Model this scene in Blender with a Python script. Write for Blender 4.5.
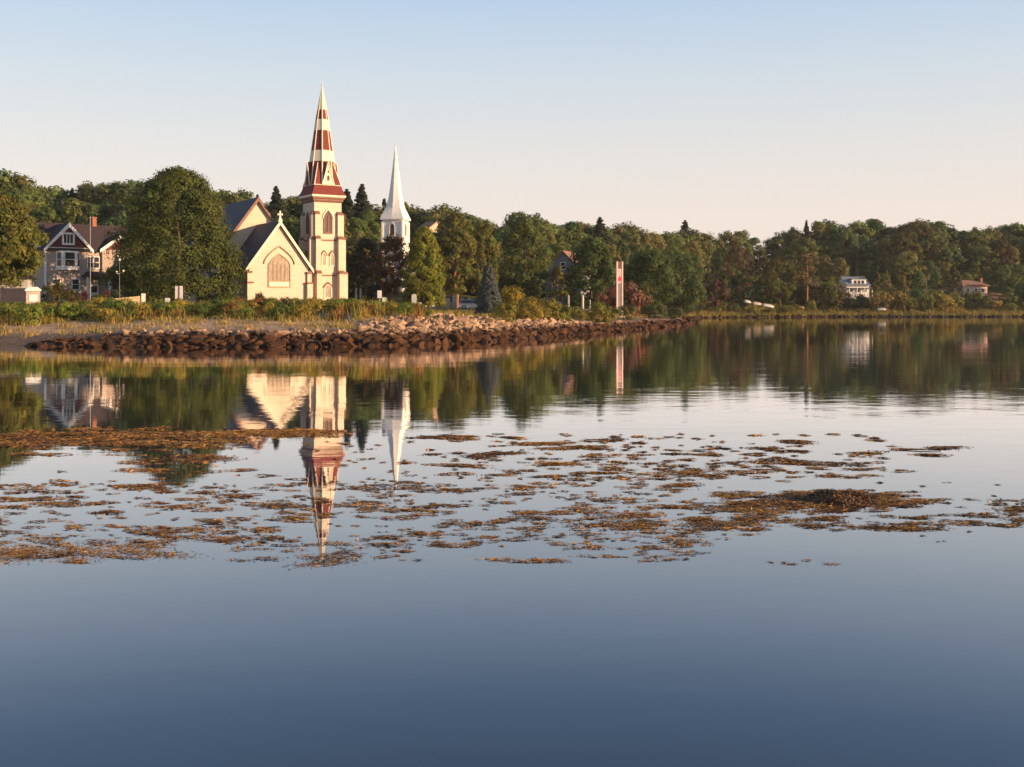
import bpy, bmesh, math, random
import numpy as np
from mathutils import Matrix, Vector, noise as mnoise

for o in list(bpy.data.objects):
    bpy.data.objects.remove(o)
SC = bpy.context.scene
COL = SC.collection
R = math.radians
RNG = np.random.default_rng(11)
random.seed(11)

# ------------------------------------------------------------------ camera
F, HOR, CAMH = 1100.0, 305.0, 2.8
cam_d = bpy.data.cameras.new('camera')
cam = bpy.data.objects.new('camera', cam_d)
COL.objects.link(cam)
cam.location = (0, 0, CAMH)
cam.rotation_euler = (R(90), 0, 0)
cam_d.sensor_width = 36.0
cam_d.lens = 36.0 * F / 1024.0
cam_d.shift_y = -(383.5 - HOR) / 1024.0
cam_d.clip_start = 0.1
cam_d.clip_end = 9000
SC.camera = cam

# ------------------------------------------------------------------ sky and sun
HAZE = 0.00010
SUN_AZ, SUN_EL = 70.0, 11.0          # degrees to the right of straight-back, and above the horizon
world = bpy.data.worlds.new('World')
SC.world = world
world.use_nodes = True
wn, wl = world.node_tree.nodes, world.node_tree.links
wn.clear()
sky = wn.new('ShaderNodeTexSky')
sky.sky_type = 'NISHITA'
sky.sun_disc = False
sky.sun_elevation = R(SUN_EL)
sky.sun_rotation = R(180 - SUN_AZ)
sky.altitude = 0
sky.air_density = 1.0
sky.dust_density = 1.0
sky.ozone_density = 1.0
bg = wn.new('ShaderNodeBackground')
bg.inputs['Strength'].default_value = 0.11
wo = wn.new('ShaderNodeOutputWorld')
wl.new(sky.outputs[0], bg.inputs[0])
# thin morning veil low over the horizon
wtc = wn.new('ShaderNodeTexCoord'); wsp = wn.new('ShaderNodeSeparateXYZ'); wl.new(wtc.outputs['Generated'], wsp.inputs[0])
wr_ = wn.new('ShaderNodeValToRGB')
els = wr_.color_ramp.elements
els[0].position = 0.0; els[0].color = (.500,.398,.362,1)
els[1].position = 0.34; els[1].color = (.160,.258,.405,1)
for p_, c_ in ((.08,(.470,.398,.366)),(.14,(.420,.395,.382)),(.20,(.350,.378,.405)),(.27,(.262,.332,.425))):
    e_ = els.new(p_); e_.color = (*c_,1)
wl.new(wsp.outputs['Z'], wr_.inputs[0])
bg2 = wn.new('ShaderNodeBackground'); wl.new(wr_.outputs[0], bg2.inputs[0]); bg2.inputs['Strength'].default_value = 1.0
wmr = wn.new('ShaderNodeMapRange'); wmr.inputs[1].default_value=.30; wmr.inputs[2].default_value=.65; wmr.inputs[3].default_value=.85; wmr.inputs[4].default_value=0.0
wl.new(wsp.outputs['Z'], wmr.inputs[0])
wmx = wn.new('ShaderNodeMixShader'); wl.new(wmr.outputs[0], wmx.inputs[0]); wl.new(bg.outputs[0], wmx.inputs[1]); wl.new(bg2.outputs[0], wmx.inputs[2])
wl.new(wmx.outputs[0], wo.inputs[0])

sun_d = bpy.data.lights.new('sun', 'SUN')
sun_d.energy = 4.6
sun_d.angle = R(0.5)
sun_d.color = (1.0, 0.65, 0.37)
sun = bpy.data.objects.new('sun', sun_d)
COL.objects.link(sun)
to_sun = Vector((math.sin(R(SUN_AZ)) * math.cos(R(SUN_EL)), -math.cos(R(SUN_AZ)) * math.cos(R(SUN_EL)), math.sin(R(SUN_EL))))
sun.rotation_euler = to_sun.to_track_quat('Z', 'Y').to_euler()
sun.location = (200, -50, 80)

SC.view_settings.view_transform = 'Standard'
SC.view_settings.look = 'None'
SC.view_settings.gamma = 1
SC.view_settings.use_curve_mapping = False
SC.view_settings.exposure = 1.0
SC.cycles.max_bounces = 6
SC.cycles.diffuse_bounces = 3
SC.cycles.glossy_bounces = 3
SC.cycles.transparent_max_bounces = 6

# ------------------------------------------------------------------ helpers
def PX(px, d): return (px - 512.0) * d / F
def PZ(py, d): return CAMH + (HOR - py) * d / F

def mat(name, color, rough=0.7, spec=0.3, var=0.0, scale=3.0, bump=0.0, detail=4.0, color2=None, metallic=0.0, coords='Object', stretch=None):
    m = bpy.data.materials.new(name)
    m.use_nodes = True
    nt = m.node_tree
    b = nt.nodes['Principled BSDF']
    b.inputs['Roughness'].default_value = rough
    b.inputs['Specular IOR Level'].default_value = spec
    b.inputs['Metallic'].default_value = metallic
    b.inputs['Base Color'].default_value = (*color, 1)
    if var > 0 or bump > 0 or color2:
        tc = nt.nodes.new('ShaderNodeTexCoord')
        nz = nt.nodes.new('ShaderNodeTexNoise')
        nz.inputs['Scale'].default_value = scale
        nz.inputs['Detail'].default_value = detail
        src = tc.outputs[coords]
        if stretch:
            mp = nt.nodes.new('ShaderNodeMapping')
            mp.inputs['Scale'].default_value = stretch
            nt.links.new(src, mp.inputs[0])
            src = mp.outputs[0]
        nt.links.new(src, nz.inputs['Vector'])
        rp = nt.nodes.new('ShaderNodeValToRGB')
        c2 = color2 if color2 else tuple(max(0, c * (1 - var)) for c in color)
        c1 = color if color2 else tuple(min(1, c * (1 + var)) for c in color)
        rp.color_ramp.elements[0].position = 0.35
        rp.color_ramp.elements[1].position = 0.65
        rp.color_ramp.elements[0].color = (*c2, 1)
        rp.color_ramp.elements[1].color = (*c1, 1)
        nt.links.new(nz.outputs['Fac'], rp.inputs[0])
        nt.links.new(rp.outputs[0], b.inputs['Base Color'])
        if bump > 0:
            bp = nt.nodes.new('ShaderNodeBump')
            bp.inputs['Strength'].default_value = bump
            bp.inputs['Distance'].default_value = 0.1
            nt.links.new(nz.outputs['Fac'], bp.inputs['Height'])
            nt.links.new(bp.outputs[0], b.inputs['Normal'])
    return m

def leaf_mat(name, transl=0.25, spec=0.15):
    """colour = object colour x per-leaf tint"""
    m = bpy.data.materials.new(name)
    m.use_nodes = True
    nt = m.node_tree
    b = nt.nodes['Principled BSDF']
    out = nt.nodes['Material Output']
    oi = nt.nodes.new('ShaderNodeObjectInfo')
    at = nt.nodes.new('ShaderNodeAttribute')
    at.attribute_name = 'tint'
    mx = nt.nodes.new('ShaderNodeMix')
    mx.data_type = 'RGBA'
    mx.blend_type = 'MULTIPLY'
    mx.inputs[0].default_value = 1.0
    nt.links.new(oi.outputs['Color'], mx.inputs[6])
    nt.links.new(at.outputs['Color'], mx.inputs[7])
    b.inputs['Roughness'].default_value = 0.65
    b.inputs['Specular IOR Level'].default_value = spec
    nt.links.new(mx.outputs[2], b.inputs['Base Color'])
    tr = nt.nodes.new('ShaderNodeBsdfTranslucent')
    nt.links.new(mx.outputs[2], tr.inputs[0])
    ms = nt.nodes.new('ShaderNodeMixShader')
    ms.inputs[0].default_value = transl
    nt.links.new(b.outputs[0], ms.inputs[1])
    nt.links.new(tr.outputs[0], ms.inputs[2])
    nt.links.new(ms.outputs[0], out.inputs[0])
    return m

class MB:
    def __init__(s):
        s.v, s.f, s.m, s.M = [], [], [], Matrix.Identity(4)
    def _add(s, pts, faces, mi):
        n = len(s.v)
        s.v += [tuple(s.M @ Vector(p)) for p in pts]
        s.f += [tuple(n + i for i in f) for f in faces]
        s.m += [mi] * len(faces)
        return s
    def box(s, x0, x1, y0, y1, z0, z1, mi=0):
        p = [(x0,y0,z0),(x1,y0,z0),(x1,y1,z0),(x0,y1,z0),(x0,y0,z1),(x1,y0,z1),(x1,y1,z1),(x0,y1,z1)]
        return s._add(p, [(0,3,2,1),(4,5,6,7),(0,1,5,4),(1,2,6,5),(2,3,7,6),(3,0,4,7)], mi)
    def prism_y(s, pts, y0, y1, mi=0):           # pts (x,z) counter-clockwise seen from -Y
        n = len(pts)
        p = [(x,y0,z) for x,z in pts] + [(x,y1,z) for x,z in pts]
        f = [tuple(range(n)), tuple(range(2*n-1, n-1, -1))] + [(i, i+n, (i+1)%n+n, (i+1)%n) for i in range(n)]
        return s._add(p, f, mi)
    def ring_y(s, a, b, y0, y1, mi=0):           # outer a, inner b, same length
        n = len(a)
        p = [(x,y0,z) for x,z in a] + [(x,y0,z) for x,z in b] + [(x,y1,z) for x,z in a] + [(x,y1,z) for x,z in b]
        f = []
        for i in range(n):
            j = (i+1) % n
            f += [(i,j,n+j,n+i), (2*n+j,2*n+i,3*n+i,3*n+j), (j,i,2*n+i,2*n+j), (n+i,n+j,3*n+j,3*n+i)]
        return s._add(p, f, mi)
    def tube(s, p0, p1, r0, r1=None, n=8, mi=0):
        r1 = r0 if r1 is None else r1
        a, b = Vector(p0), Vector(p1)
        q = (b - a).to_track_quat('Z', 'Y')
        p = []
        for c, r in ((a, r0), (b, r1)):
            for k in range(n):
                t = 2*math.pi*k/n
                p.append(tuple(c + q @ Vector((r*math.cos(t), r*math.sin(t), 0))))
        f = [(k, (k+1)%n, (k+1)%n+n, k+n) for k in range(n)] + [tuple(range(n-1,-1,-1)), tuple(range(n,2*n))]
        return s._add(p, f, mi)
    def loft(s, rings, mi=0, cap=True):
        n = len(rings[0]); p = [q for r in rings for q in r]; f = []
        for i in range(len(rings)-1):
            for k in range(n):
                f.append((i*n+k, i*n+(k+1)%n, (i+1)*n+(k+1)%n, (i+1)*n+k))
        if cap:
            f += [tuple(range(n-1,-1,-1)), tuple(range((len(rings)-1)*n, len(rings)*n))]
        return s._add(p, f, mi)
    def ball(s, c, r, sx=1, sy=1, sz=1, mi=0, n=10, h=6):
        rings = []
        for i in range(h+1):
            t = math.pi*i/h - math.pi/2
            rr = max(math.cos(t), 0.02)*r
            rings.append([(c[0]+sx*rr*math.cos(2*math.pi*k/n), c[1]+sy*rr*math.sin(2*math.pi*k/n), c[2]+sz*r*math.sin(t)) for k in range(n)])
        return s.loft(rings, mi)
    def build(s, name, mats, parent=None, smooth=False):
        me = bpy.data.meshes.new(name)
        me.from_pydata(s.v, [], s.f)
        mats = mats if isinstance(mats, (list, tuple)) else [mats]
        for m in mats: me.materials.append(m)
        if len(mats) > 1: me.polygons.foreach_set('material_index', s.m)
        bm = bmesh.new(); bm.from_mesh(me)
        bmesh.ops.recalc_face_normals(bm, faces=bm.faces)
        bm.to_mesh(me); bm.free()
        if smooth: me.polygons.foreach_set('use_smooth', [True]*len(me.polygons))
        me.update()
        return link(name, me, parent)

def link(name, me, parent=None):
    o = bpy.data.objects.new(name, me)
    COL.objects.link(o)
    if parent: o.parent = parent
    return o

def tag(o, label=None, cat=None, group=None, kind=None):
    if label: o['label'] = label
    if cat: o['category'] = cat
    if group: o['group'] = group
    if kind: o['kind'] = kind
    return o

def thing(name, label, cat, loc, rz=0.0, group=None):
    o = link(name, None)
    o.location = loc
    o.rotation_euler = (0, 0, R(rz))
    return tag(o, label, cat, group)

def copy_tree(o, parent=None):
    c = o.copy(); COL.objects.link(c)
    if parent: c.parent = parent
    for ch in KIDS.get(o.name, []):
        copy_tree(ch, c)
    return c
KIDS = {}

def quads_mesh(name, ctr, nrm, sx, sy, tint, material, curl=0.0):
    """many little leaf faces: one quad each"""
    n = len(ctr)
    nrm = nrm / (np.linalg.norm(nrm, axis=1, keepdims=True) + 1e-9)
    rv = RNG.normal(size=(n, 3))
    t = np.cross(nrm, rv); t /= (np.linalg.norm(t, axis=1, keepdims=True) + 1e-9)
    b = np.cross(nrm, t)
    sx = np.asarray(sx).reshape(-1, 1) * np.ones((n, 1)); sy = np.asarray(sy).reshape(-1, 1) * np.ones((n, 1))
    j = lambda: RNG.uniform(0.6, 1.25, size=(n, 1))
    v = np.stack([ctr - t*sx*j(), ctr - b*sy*j() + nrm*curl*sy, ctr + t*sx*j(), ctr + b*sy*j() + nrm*curl*sy], axis=1).reshape(-1, 3)
    return raw_quads(name, v, np.repeat(tint, 4, axis=0), material)

def raw_quads(name, v, tint, material):
    n = len(v) // 4
    me = bpy.data.meshes.new(name)
    me.vertices.add(4*n); me.loops.add(4*n); me.polygons.add(n)
    me.vertices.foreach_set('co', v.astype(np.float32).ravel())
    me.loops.foreach_set('vertex_index', np.arange(4*n, dtype=np.int32))
    me.polygons.foreach_set('loop_start', np.arange(0, 4*n, 4, dtype=np.int32))
    me.polygons.foreach_set('loop_total', np.full(n, 4, dtype=np.int32))
    a = me.attributes.new('tint', 'FLOAT_COLOR', 'POINT')
    rgba = np.ones((4*n, 4), dtype=np.float32); rgba[:, :3] = tint
    a.data.foreach_set('color', rgba.ravel())
    me.materials.append(material)
    me.update(); me.validate()
    return me

# ------------------------------------------------------------------ terrain
SHORE = np.array([(-700,150),(-300,118),(-160,98),(-80,82),(-35,75.5),(-26.8,73.3),(-14.1,73.3),(-6.4,77),(-3.1,82),(-0.2,88),(4.3,99),(10.4,116),
                  (17.2,137),(24.6,154),(29.6,181),(35.6,220),(40.5,237),(55.6,246),(79,257),(102,257),(120,257),(180,266),(330,300),(800,420)], float)
SDS = np.array([-40,-4,0,2.5,6,12,25,45,80,120,200,400,1000], float)
BEACH = [-5,-.9,0,.35,.9,1.55,2.2,2.7,3.3,6,14,21,28]
BENCH = [-5,-1.2,0,.85,1.2,1.7,2.2,2.6,2.9,6,14,21,28]
HIGH  = [-5,-1.2,0,1.0,1.9,2.25,2.5,2.7,2.9,6,13,20,28]
MID   = [-5,-1.2,0,.8,1.3,1.6,2.1,2.4,2.9,5,11,18,28]
POINT = [-5,-1.2,0,.9,1.2,1.4,1.7,2.2,3.0,5,11,18,28]
FAR   = [-5,-.6,0,.35,.8,1.6,4.0,7.0,11,14,17,21,28]
PROF = np.array([BEACH]*5 + [BENCH]*3 + [HIGH]*2 + [MID]*2 + [POINT]*2 + [MID] + [FAR]*9, float)

def shore_info(x, y):
    x = np.atleast_1d(np.asarray(x, float)); y = np.atleast_1d(np.asarray(y, float))
    best = np.full(x.shape, 1e9); tt = np.zeros(x.shape)
    for i in range(len(SHORE)-1):
        a, b = SHORE[i], SHORE[i+1]
        d = b - a
        t = np.clip(((x-a[0])*d[0] + (y-a[1])*d[1]) / (d @ d), 0, 1)
        dist = np.hypot(x - a[0] - t*d[0], y - a[1] - t*d[1])
        m = dist < best
        best[m] = dist[m]; tt[m] = i + t[m]
    ys = np.interp(x, SHORE[:,0], SHORE[:,1])
    return np.where(y > ys, best, -best), tt

def terrain_z(x, y):
    x = np.atleast_1d(np.asarray(x, float)); y = np.atleast_1d(np.asarray(y, float))
    sd, t = shore_info(x, y)
    i0 = np.clip(np.floor(t).astype(int), 0, len(PROF)-2); fr = t - i0
    z = np.zeros(sd.shape)
    for k in range(len(PROF)):
        for sel, w in ((i0 == k, 1-fr), (i0+1 == k, fr)):
            if sel.any():
                z[sel] += w[sel] * np.interp(sd[sel], SDS, PROF[k])
    amp = np.clip((np.abs(sd)-8)/200, 0, 1)
    z += amp * (1.6*np.sin(x*.021+1)*np.cos(y*.017) + .7*np.sin(x*.06+y*.045))
    return z
def tz(x, y): return float(terrain_z([x], [y])[0])

def axis(parts):
    out = []
    for a, b, st in parts: out += list(np.arange(a, b, st))
    return np.array(out + [parts[-1][1]], float)
gx = axis([(-2500,-400,150),(-400,-120,14),(-120,-50,3),(-50,40,.8),(40,150,2.5),(150,420,14),(420,2500,160)])
gy = axis([(60,70,2),(70,120,.8),(120,170,1.5),(170,330,3),(330,520,12),(520,3000,180)])
XX, YY = np.meshgrid(gx, gy)
sdg, tg = shore_info(XX.ravel(), YY.ravel())
zg = terrain_z(XX.ravel(), YY.ravel())
zg += np.where((sdg > 1) & (sdg < 60), RNG.normal(0, .035, zg.shape), 0)
nx, ny = len(gx), len(gy)
idx = np.arange(nx*ny).reshape(ny, nx)
fc = np.stack([idx[:-1,:-1], idx[:-1,1:], idx[1:,1:], idx[1:,:-1]], -1).reshape(-1, 4)
me = bpy.data.meshes.new('ground')
me.from_pydata(np.stack([XX.ravel(), YY.ravel(), zg], -1).tolist(), [], fc.tolist())
# zone: r = mud, g = gravel, else grass
near = np.clip((14.5 - tg), 0, 1)
zone = np.zeros((nx*ny, 4), np.float32); zone[:,3] = 1
zone[:,0] = np.clip(1 - (sdg-3.5)/2.5, 0, 1) * near + np.clip(1-(sdg-.3)/.8, 0, 1)*(1-near)
zone[:,1] = np.clip(1 - (sdg-9)/5, 0, 1) * near
at = me.attributes.new('zone', 'FLOAT_COLOR', 'POINT'); at.data.foreach_set('color', zone.ravel())
me.polygons.foreach_set('use_smooth', [True]*len(me.polygons))
gm = bpy.data.materials.new('ground_cover'); gm.use_nodes = True
nt = gm.node_tree; bs = nt.nodes['Principled BSDF']
bs.inputs['Roughness'].default_value = .9; bs.inputs['Specular IOR Level'].default_value = .15
tc = nt.nodes.new('ShaderNodeTexCoord')
def noise_ramp(scale, c0, c1, p0=.35, p1=.65, detail=6):
    n = nt.nodes.new('ShaderNodeTexNoise'); n.inputs['Scale'].default_value = scale; n.inputs['Detail'].default_value = detail
    nt.links.new(tc.outputs['Object'], n.inputs['Vector'])
    r = nt.nodes.new('ShaderNodeValToRGB')
    r.color_ramp.elements[0].position = p0; r.color_ramp.elements[1].position = p1
    r.color_ramp.elements[0].color = (*c0,1); r.color_ramp.elements[1].color = (*c1,1)
    nt.links.new(n.outputs['Fac'], r.inputs[0])
    return n, r
_, grass_r = noise_ramp(.35, (.055,.06,.018), (.13,.12,.04))
_, grav_r = noise_ramp(.9, (.29,.195,.11), (.50,.34,.225))
nb, mud_r = noise_ramp(2.5, (.09,.06,.04), (.19,.13,.09))
za = nt.nodes.new('ShaderNodeAttribute'); za.attribute_name = 'zone'
sp = nt.nodes.new('ShaderNodeSeparateColor'); nt.links.new(za.outputs['Color'], sp.inputs[0])
def mixc(f, a, b):
    m = nt.nodes.new('ShaderNodeMix'); m.data_type = 'RGBA'
    nt.links.new(f, m.inputs[0]); nt.links.new(a, m.inputs[6]); nt.links.new(b, m.inputs[7])
    return m.outputs[2]
c = mixc(sp.outputs[1], grass_r.outputs[0], grav_r.outputs[0])
c = mixc(sp.outputs[0], c, mud_r.outputs[0])
nt.links.new(c, bs.inputs['Base Color'])
bp = nt.nodes.new('ShaderNodeBump'); bp.inputs['Strength'].default_value = .6; bp.inputs['Distance'].default_value = .15
nt.links.new(nb.outputs['Fac'], bp.inputs['Height']); nt.links.new(bp.outputs[0], bs.inputs['Normal'])
me.materials.append(gm)
ground = link('ground', me); tag(ground, 'grassy shore rising from the water to a wooded hill', kind='structure')

# ------------------------------------------------------------------ water
wm = bpy.data.materials.new('bay_water'); wm.use_nodes = True
nt = wm.node_tree; nt.nodes.clear()
wout = nt.nodes.new('ShaderNodeOutputMaterial'); wdf = nt.nodes.new('ShaderNodeBsdfDiffuse'); wgl = nt.nodes.new('ShaderNodeBsdfGlossy')
wdf.inputs['Color'].default_value = (.007,.017,.042,1)
wgl.inputs['Color'].default_value = (.97,.97,.98,1); wgl.inputs['Roughness'].default_value = .02
wfr = nt.nodes.new('ShaderNodeFresnel'); wfr.inputs['IOR'].default_value = 1.40
wga = nt.nodes.new('ShaderNodeMath'); wga.operation = 'MULTIPLY_ADD'; wga.inputs[1].default_value = 1.75; wga.inputs[2].default_value = -.06; wga.use_clamp = True
wms = nt.nodes.new('ShaderNodeMixShader')
nt.links.new(wfr.outputs[0], wga.inputs[0]); nt.links.new(wga.outputs[0], wms.inputs[0]); nt.links.new(wdf.outputs[0], wms.inputs[1]); nt.links.new(wgl.outputs[0], wms.inputs[2]); nt.links.new(wms.outputs[0], wout.inputs[0])
tc = nt.nodes.new('ShaderNodeTexCoord')
def wnoise(scale, sxyz, detail=2):
    mp = nt.nodes.new('ShaderNodeMapping'); mp.inputs['Scale'].default_value = sxyz
    nt.links.new(tc.outputs['Object'], mp.inputs[0])
    n = nt.nodes.new('ShaderNodeTexNoise'); n.inputs['Scale'].default_value = scale; n.inputs['Detail'].default_value = detail
    nt.links.new(mp.outputs[0], n.inputs['Vector'])
    return n
n1 = wnoise(.35, (.8, 1.3, 1), 3)      # ripples
n2 = wnoise(1.8, (.6, 1.5, 1), 2)      # wavelets
n4 = wnoise(6.5, (.45, 1.5, 1), 2)   # finest ripples
n3 = wnoise(.012, (.7, 2.2, 1), 2)     # cat's-paw patches
rp = nt.nodes.new('ShaderNodeMapRange')
rp.inputs[1].default_value = .42; rp.inputs[2].default_value = .62; rp.inputs[3].default_value = .2; rp.inputs[4].default_value = 1.0
nt.links.new(n3.outputs['Fac'], rp.inputs[0])
ad = nt.nodes.new('ShaderNodeMath'); ad.operation = 'MULTIPLY_ADD'; ad.inputs[1].default_value = .16
nt.links.new(n2.outputs['Fac'], ad.inputs[0]); nt.links.new(n1.outputs['Fac'], ad.inputs[2])
ad4 = nt.nodes.new('ShaderNodeMath'); ad4.operation = 'MULTIPLY_ADD'; ad4.inputs[1].default_value = .06
nt.links.new(n4.outputs['Fac'], ad4.inputs[0]); nt.links.new(ad.outputs[0], ad4.inputs[2])
ml = nt.nodes.new('ShaderNodeMath'); ml.operation = 'MULTIPLY'
nt.links.new(ad4.outputs[0], ml.inputs[0]); nt.links.new(rp.outputs[0], ml.inputs[1])
bp = nt.nodes.new('ShaderNodeBump'); bp.inputs['Strength'].default_value = 1.0; bp.inputs['Distance'].default_value = .016
nt.links.new(ml.outputs[0], bp.inputs['Height'])
for n_ in (wfr, wdf, wgl): nt.links.new(bp.outputs[0], n_.inputs['Normal'])
w = MB(); w._add([(-4000,-3000,0),(4000,-3000,0),(4000,5000,0),(-4000,5000,0)], [(0,1,2,3)], 0)
tag(w.build('water', wm), 'still blue bay mirroring the sky and the shore', kind='structure')

# ------------------------------------------------------------------ thin morning haze
hz = bpy.data.materials.new('morning_haze'); hz.use_nodes = True
nt = hz.node_tree; nt.nodes.clear()
ho = nt.nodes.new('ShaderNodeOutputMaterial'); pv = nt.nodes.new('ShaderNodeVolumePrincipled')
pv.inputs['Color'].default_value = (.92,.94,1,1); pv.inputs['Density'].default_value = HAZE; pv.inputs['Anisotropy'].default_value = .2
nt.links.new(pv.outputs[0], ho.inputs['Volume'])
m_ = bpy.data.meshes.new('haze')
hx, hy0, hy1, hz0, hz1 = 4100, -3100, 5100, -12, 46
m_.from_pydata([(-hx,hy0,hz0),(hx,hy0,hz0),(hx,hy1,hz0),(-hx,hy1,hz0),(-hx,hy0,hz1),(hx,hy0,hz1),(hx,hy1,hz1),(-hx,hy1,hz1)],[],[(0,3,2,1),(4,5,6,7),(0,1,5,4),(1,2,6,5),(2,3,7,6),(3,0,4,7)])
m_.materials.append(hz)
ho_ = bpy.data.objects.new('haze', m_); COL.objects.link(ho_); ho_['kind'] = 'stuff'; ho_['label'] = 'thin pale morning haze over the whole bay'

# ------------------------------------------------------------------ plants
LEAF = leaf_mat('leaves', .48)
NEEDLE = leaf_mat('needles', .1)
GRASSM = leaf_mat('grass_blades', .35)
BARK = mat('bark', (.11,.07,.045), .9, .1, var=.35, scale=4, stretch=(3,3,.6))
BARK_O = mat('orange_bark', (.26,.13,.065), .9, .1, var=.3, scale=4, stretch=(3,3,.6))

def crown_leaves(H, rad, z0, n_clump, per, leaf, rng, lean=(0,0), top_bias=1.0, jag=.22, shape='round', clump_r=.2):
    """leaf clumps spread through a crown of height H, half-width rad, starting at z0"""
    C, N, T, S = [], [], [], []
    cz, b = (H + z0)/2, (H - z0)/2
    ph = rng.uniform(0, 6.28, 6)
    for k in range(n_clump):
        u = rng.normal(size=3); u /= np.linalg.norm(u)
        if rng.random() < .25: u[2] = abs(u[2])
        q = rng.uniform(.45, 1.0)**.5
        th = math.atan2(u[1], u[0])
        wob = 1 + jag*(math.sin(2*th+ph[0]+u[2]*2) *.5 + math.sin(3*th+ph[1]+3*u[2])*.5 + .6*rng.normal()*.5)
        prof = 1.0
        zz = u[2]*q
        if shape == 'egg': prof = 1.0 - .28*zz
        if shape == 'vase': prof = 1.0 + .22*zz
        if shape == 'spread': prof = 1.15 - .45*max(zz, -.3)
        if shape == 'dome':
            f = rng.uniform(-.05, 1.0); zz = 2*f-1
            prof = math.sqrt(max(0, 1-max(f,0)**1.8))*(1 if f > .12 else .9)
            q = rng.uniform(.5,1)**.4; hn = math.hypot(u[0],u[1]); u = np.array([u[0]/hn, u[1]/hn, u[2]])
        if shape[:4] == 'cone':
            f = rng.uniform(0, 1.0)**1.35; zz = 2*f-1; prof = (1-f)**(.8 if shape == 'cone_wide' else 1.05) + .02
            q = rng.uniform(.5,1)**.4; hn = math.hypot(u[0],u[1]); u = np.array([u[0]/hn, u[1]/hn, .35])
        c = np.array([u[0]*q*rad*wob*prof + lean[0]*(zz+1)/2, u[1]*q*rad*wob*prof + lean[1]*(zz+1)/2, cz + zz*b*(1 + .10*(wob-1))])
        r = rad*clump_r*rng.uniform(.7, 1.35)*(.22+.9*prof if shape[:4] == 'cone' else 1)
        d = rng.normal(size=(per, 3)); d /= np.linalg.norm(d, axis=1, keepdims=True)
        rr = r*rng.uniform(.35, 1.05, size=(per,1))**.6
        p = c + d*rr*np.array([1.15,1.15,.8])
        C.append(p)
        N.append(d*1.0 + u*.6 + np.array([0,0,.3]) + rng.normal(size=(per,3))*.20)
        base = rng.uniform(.72, 1.3)
        hue = rng.normal(0, .09)
        t = np.ones((per,3))*base*rng.uniform(.75,1.25,size=(per,1))
        t[:,0] *= 1+hue; t[:,2] *= 1-hue*.5
        T.append(t)
        S.append(leaf*rng.uniform(.6, 1.3, size=per))
    return np.vstack(C), np.vstack(N), np.vstack(T), np.hstack(S)

def trunk_mb(H, z0, rad, rng, tr, limbs=6, z_top=.75):
    m = MB()
    pts = [(0,0,-.4)]
    n = 5
    for i in range(1, n+1):
        pts.append((rng.normal(0,.012)*H, rng.normal(0,.012)*H, H*z_top*i/n))
    for i in range(n):
        m.tube(pts[i], pts[i+1], tr*(1-.8*i/n), tr*(1-.8*(i+1)/n), 7)
    for k in range(limbs):
        a = rng.uniform(0, 6.28); i = rng.integers(1, n)
        p = Vector(pts[i]); L = rad*rng.uniform(.5,.8)
        q = p + Vector((math.cos(a)*L, math.sin(a)*L, L*rng.uniform(.4,.9)))
        m.tube(p, q, tr*.45*(1-.6*i/n), tr*.08, 5)
    return m

def make_tree(name, label, cat, loc, H, rad, z0, color, n_clump, per, leaf, seed, tr=None, group=None, shape='round', lean=(0,0), bark=None, jag=.22, clump_r=.2, limbs=6):
    rng = np.random.default_rng(seed)
    t = thing(name, label, cat, loc, 0, group)
    tk = trunk_mb(H, z0, rad, rng, tr or H*.022, limbs).build('trunk', bark or BARK, t)
    C, N, T, S = crown_leaves(H, rad, z0, n_clump, per, leaf, rng, lean, jag=jag, shape=shape, clump_r=clump_r)
    C[:,2] *= H / max(H*.5, np.percentile(C[:,2], 99.8))
    cr = link('crown', quads_mesh('crown', C, N, S, S*.75, T, LEAF), t)
    cr.color = (*color, 1)
    KIDS[t.name] = [tk, cr]
    return t

def make_conifer(name, label, cat, loc, H, rad, color, seed, levels=16, leaf=.16, z0=.08, group=None, droop=.25, per=26, power=.9):
    rng = np.random.default_rng(seed)
    t = thing(name, label, cat, loc, 0, group)
    m = MB(); m.tube((0,0,-.4), (0,0,H*.97), H*.02, H*.002, 7)
    tk = m.build('trunk', BARK, t)
    C, N, T, S = [], [], [], []
    for i in range(levels):
        f = (i + rng.uniform(-.3,.3)) / levels
        z = H*(z0 + (1-z0)*max(f,0))
        rr = rad*max(1-f, .02)**power*rng.uniform(.8,1.15)
        nb = max(4, int(11*(1-f)+3))
        for k in range(nb):
            a = 2*math.pi*(k + rng.uniform(-.35,.35))/nb + i
            L = rr*rng.uniform(.75,1.15)
            m_ = max(5, int(per*(L/rad)+4))
            s = rng.uniform(.1,1,size=m_)**.7
            x = math.cos(a)*L*s + rng.normal(0,.07*rad,m_); y = math.sin(a)*L*s + rng.normal(0,.07*rad,m_)
            zz = z - droop*L*s**1.5 + rng.normal(0,.05*rad,m_)
            C.append(np.stack([x,y,zz],1))
            N.append(np.stack([np.full(m_,math.cos(a)*.55),np.full(m_,math.sin(a)*.55),np.full(m_,.8)],1)+rng.normal(size=(m_,3))*.4)
            T.append(np.ones((m_,3))*rng.uniform(.7,1.25)*rng.uniform(.8,1.2,size=(m_,1)))
            S.append(leaf*rng.uniform(.7,1.4,size=m_))
    C = np.vstack(C); C[:,2] = np.clip(C[:,2], .1, H)
    S = np.hstack(S)
    cr = link('crown', quads_mesh('crown', C, np.vstack(N), S, S*.6, np.vstack(T), NEEDLE), t)
    cr.color = (*color, 1)
    KIDS[t.name] = [tk, cr]
    return t

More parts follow.
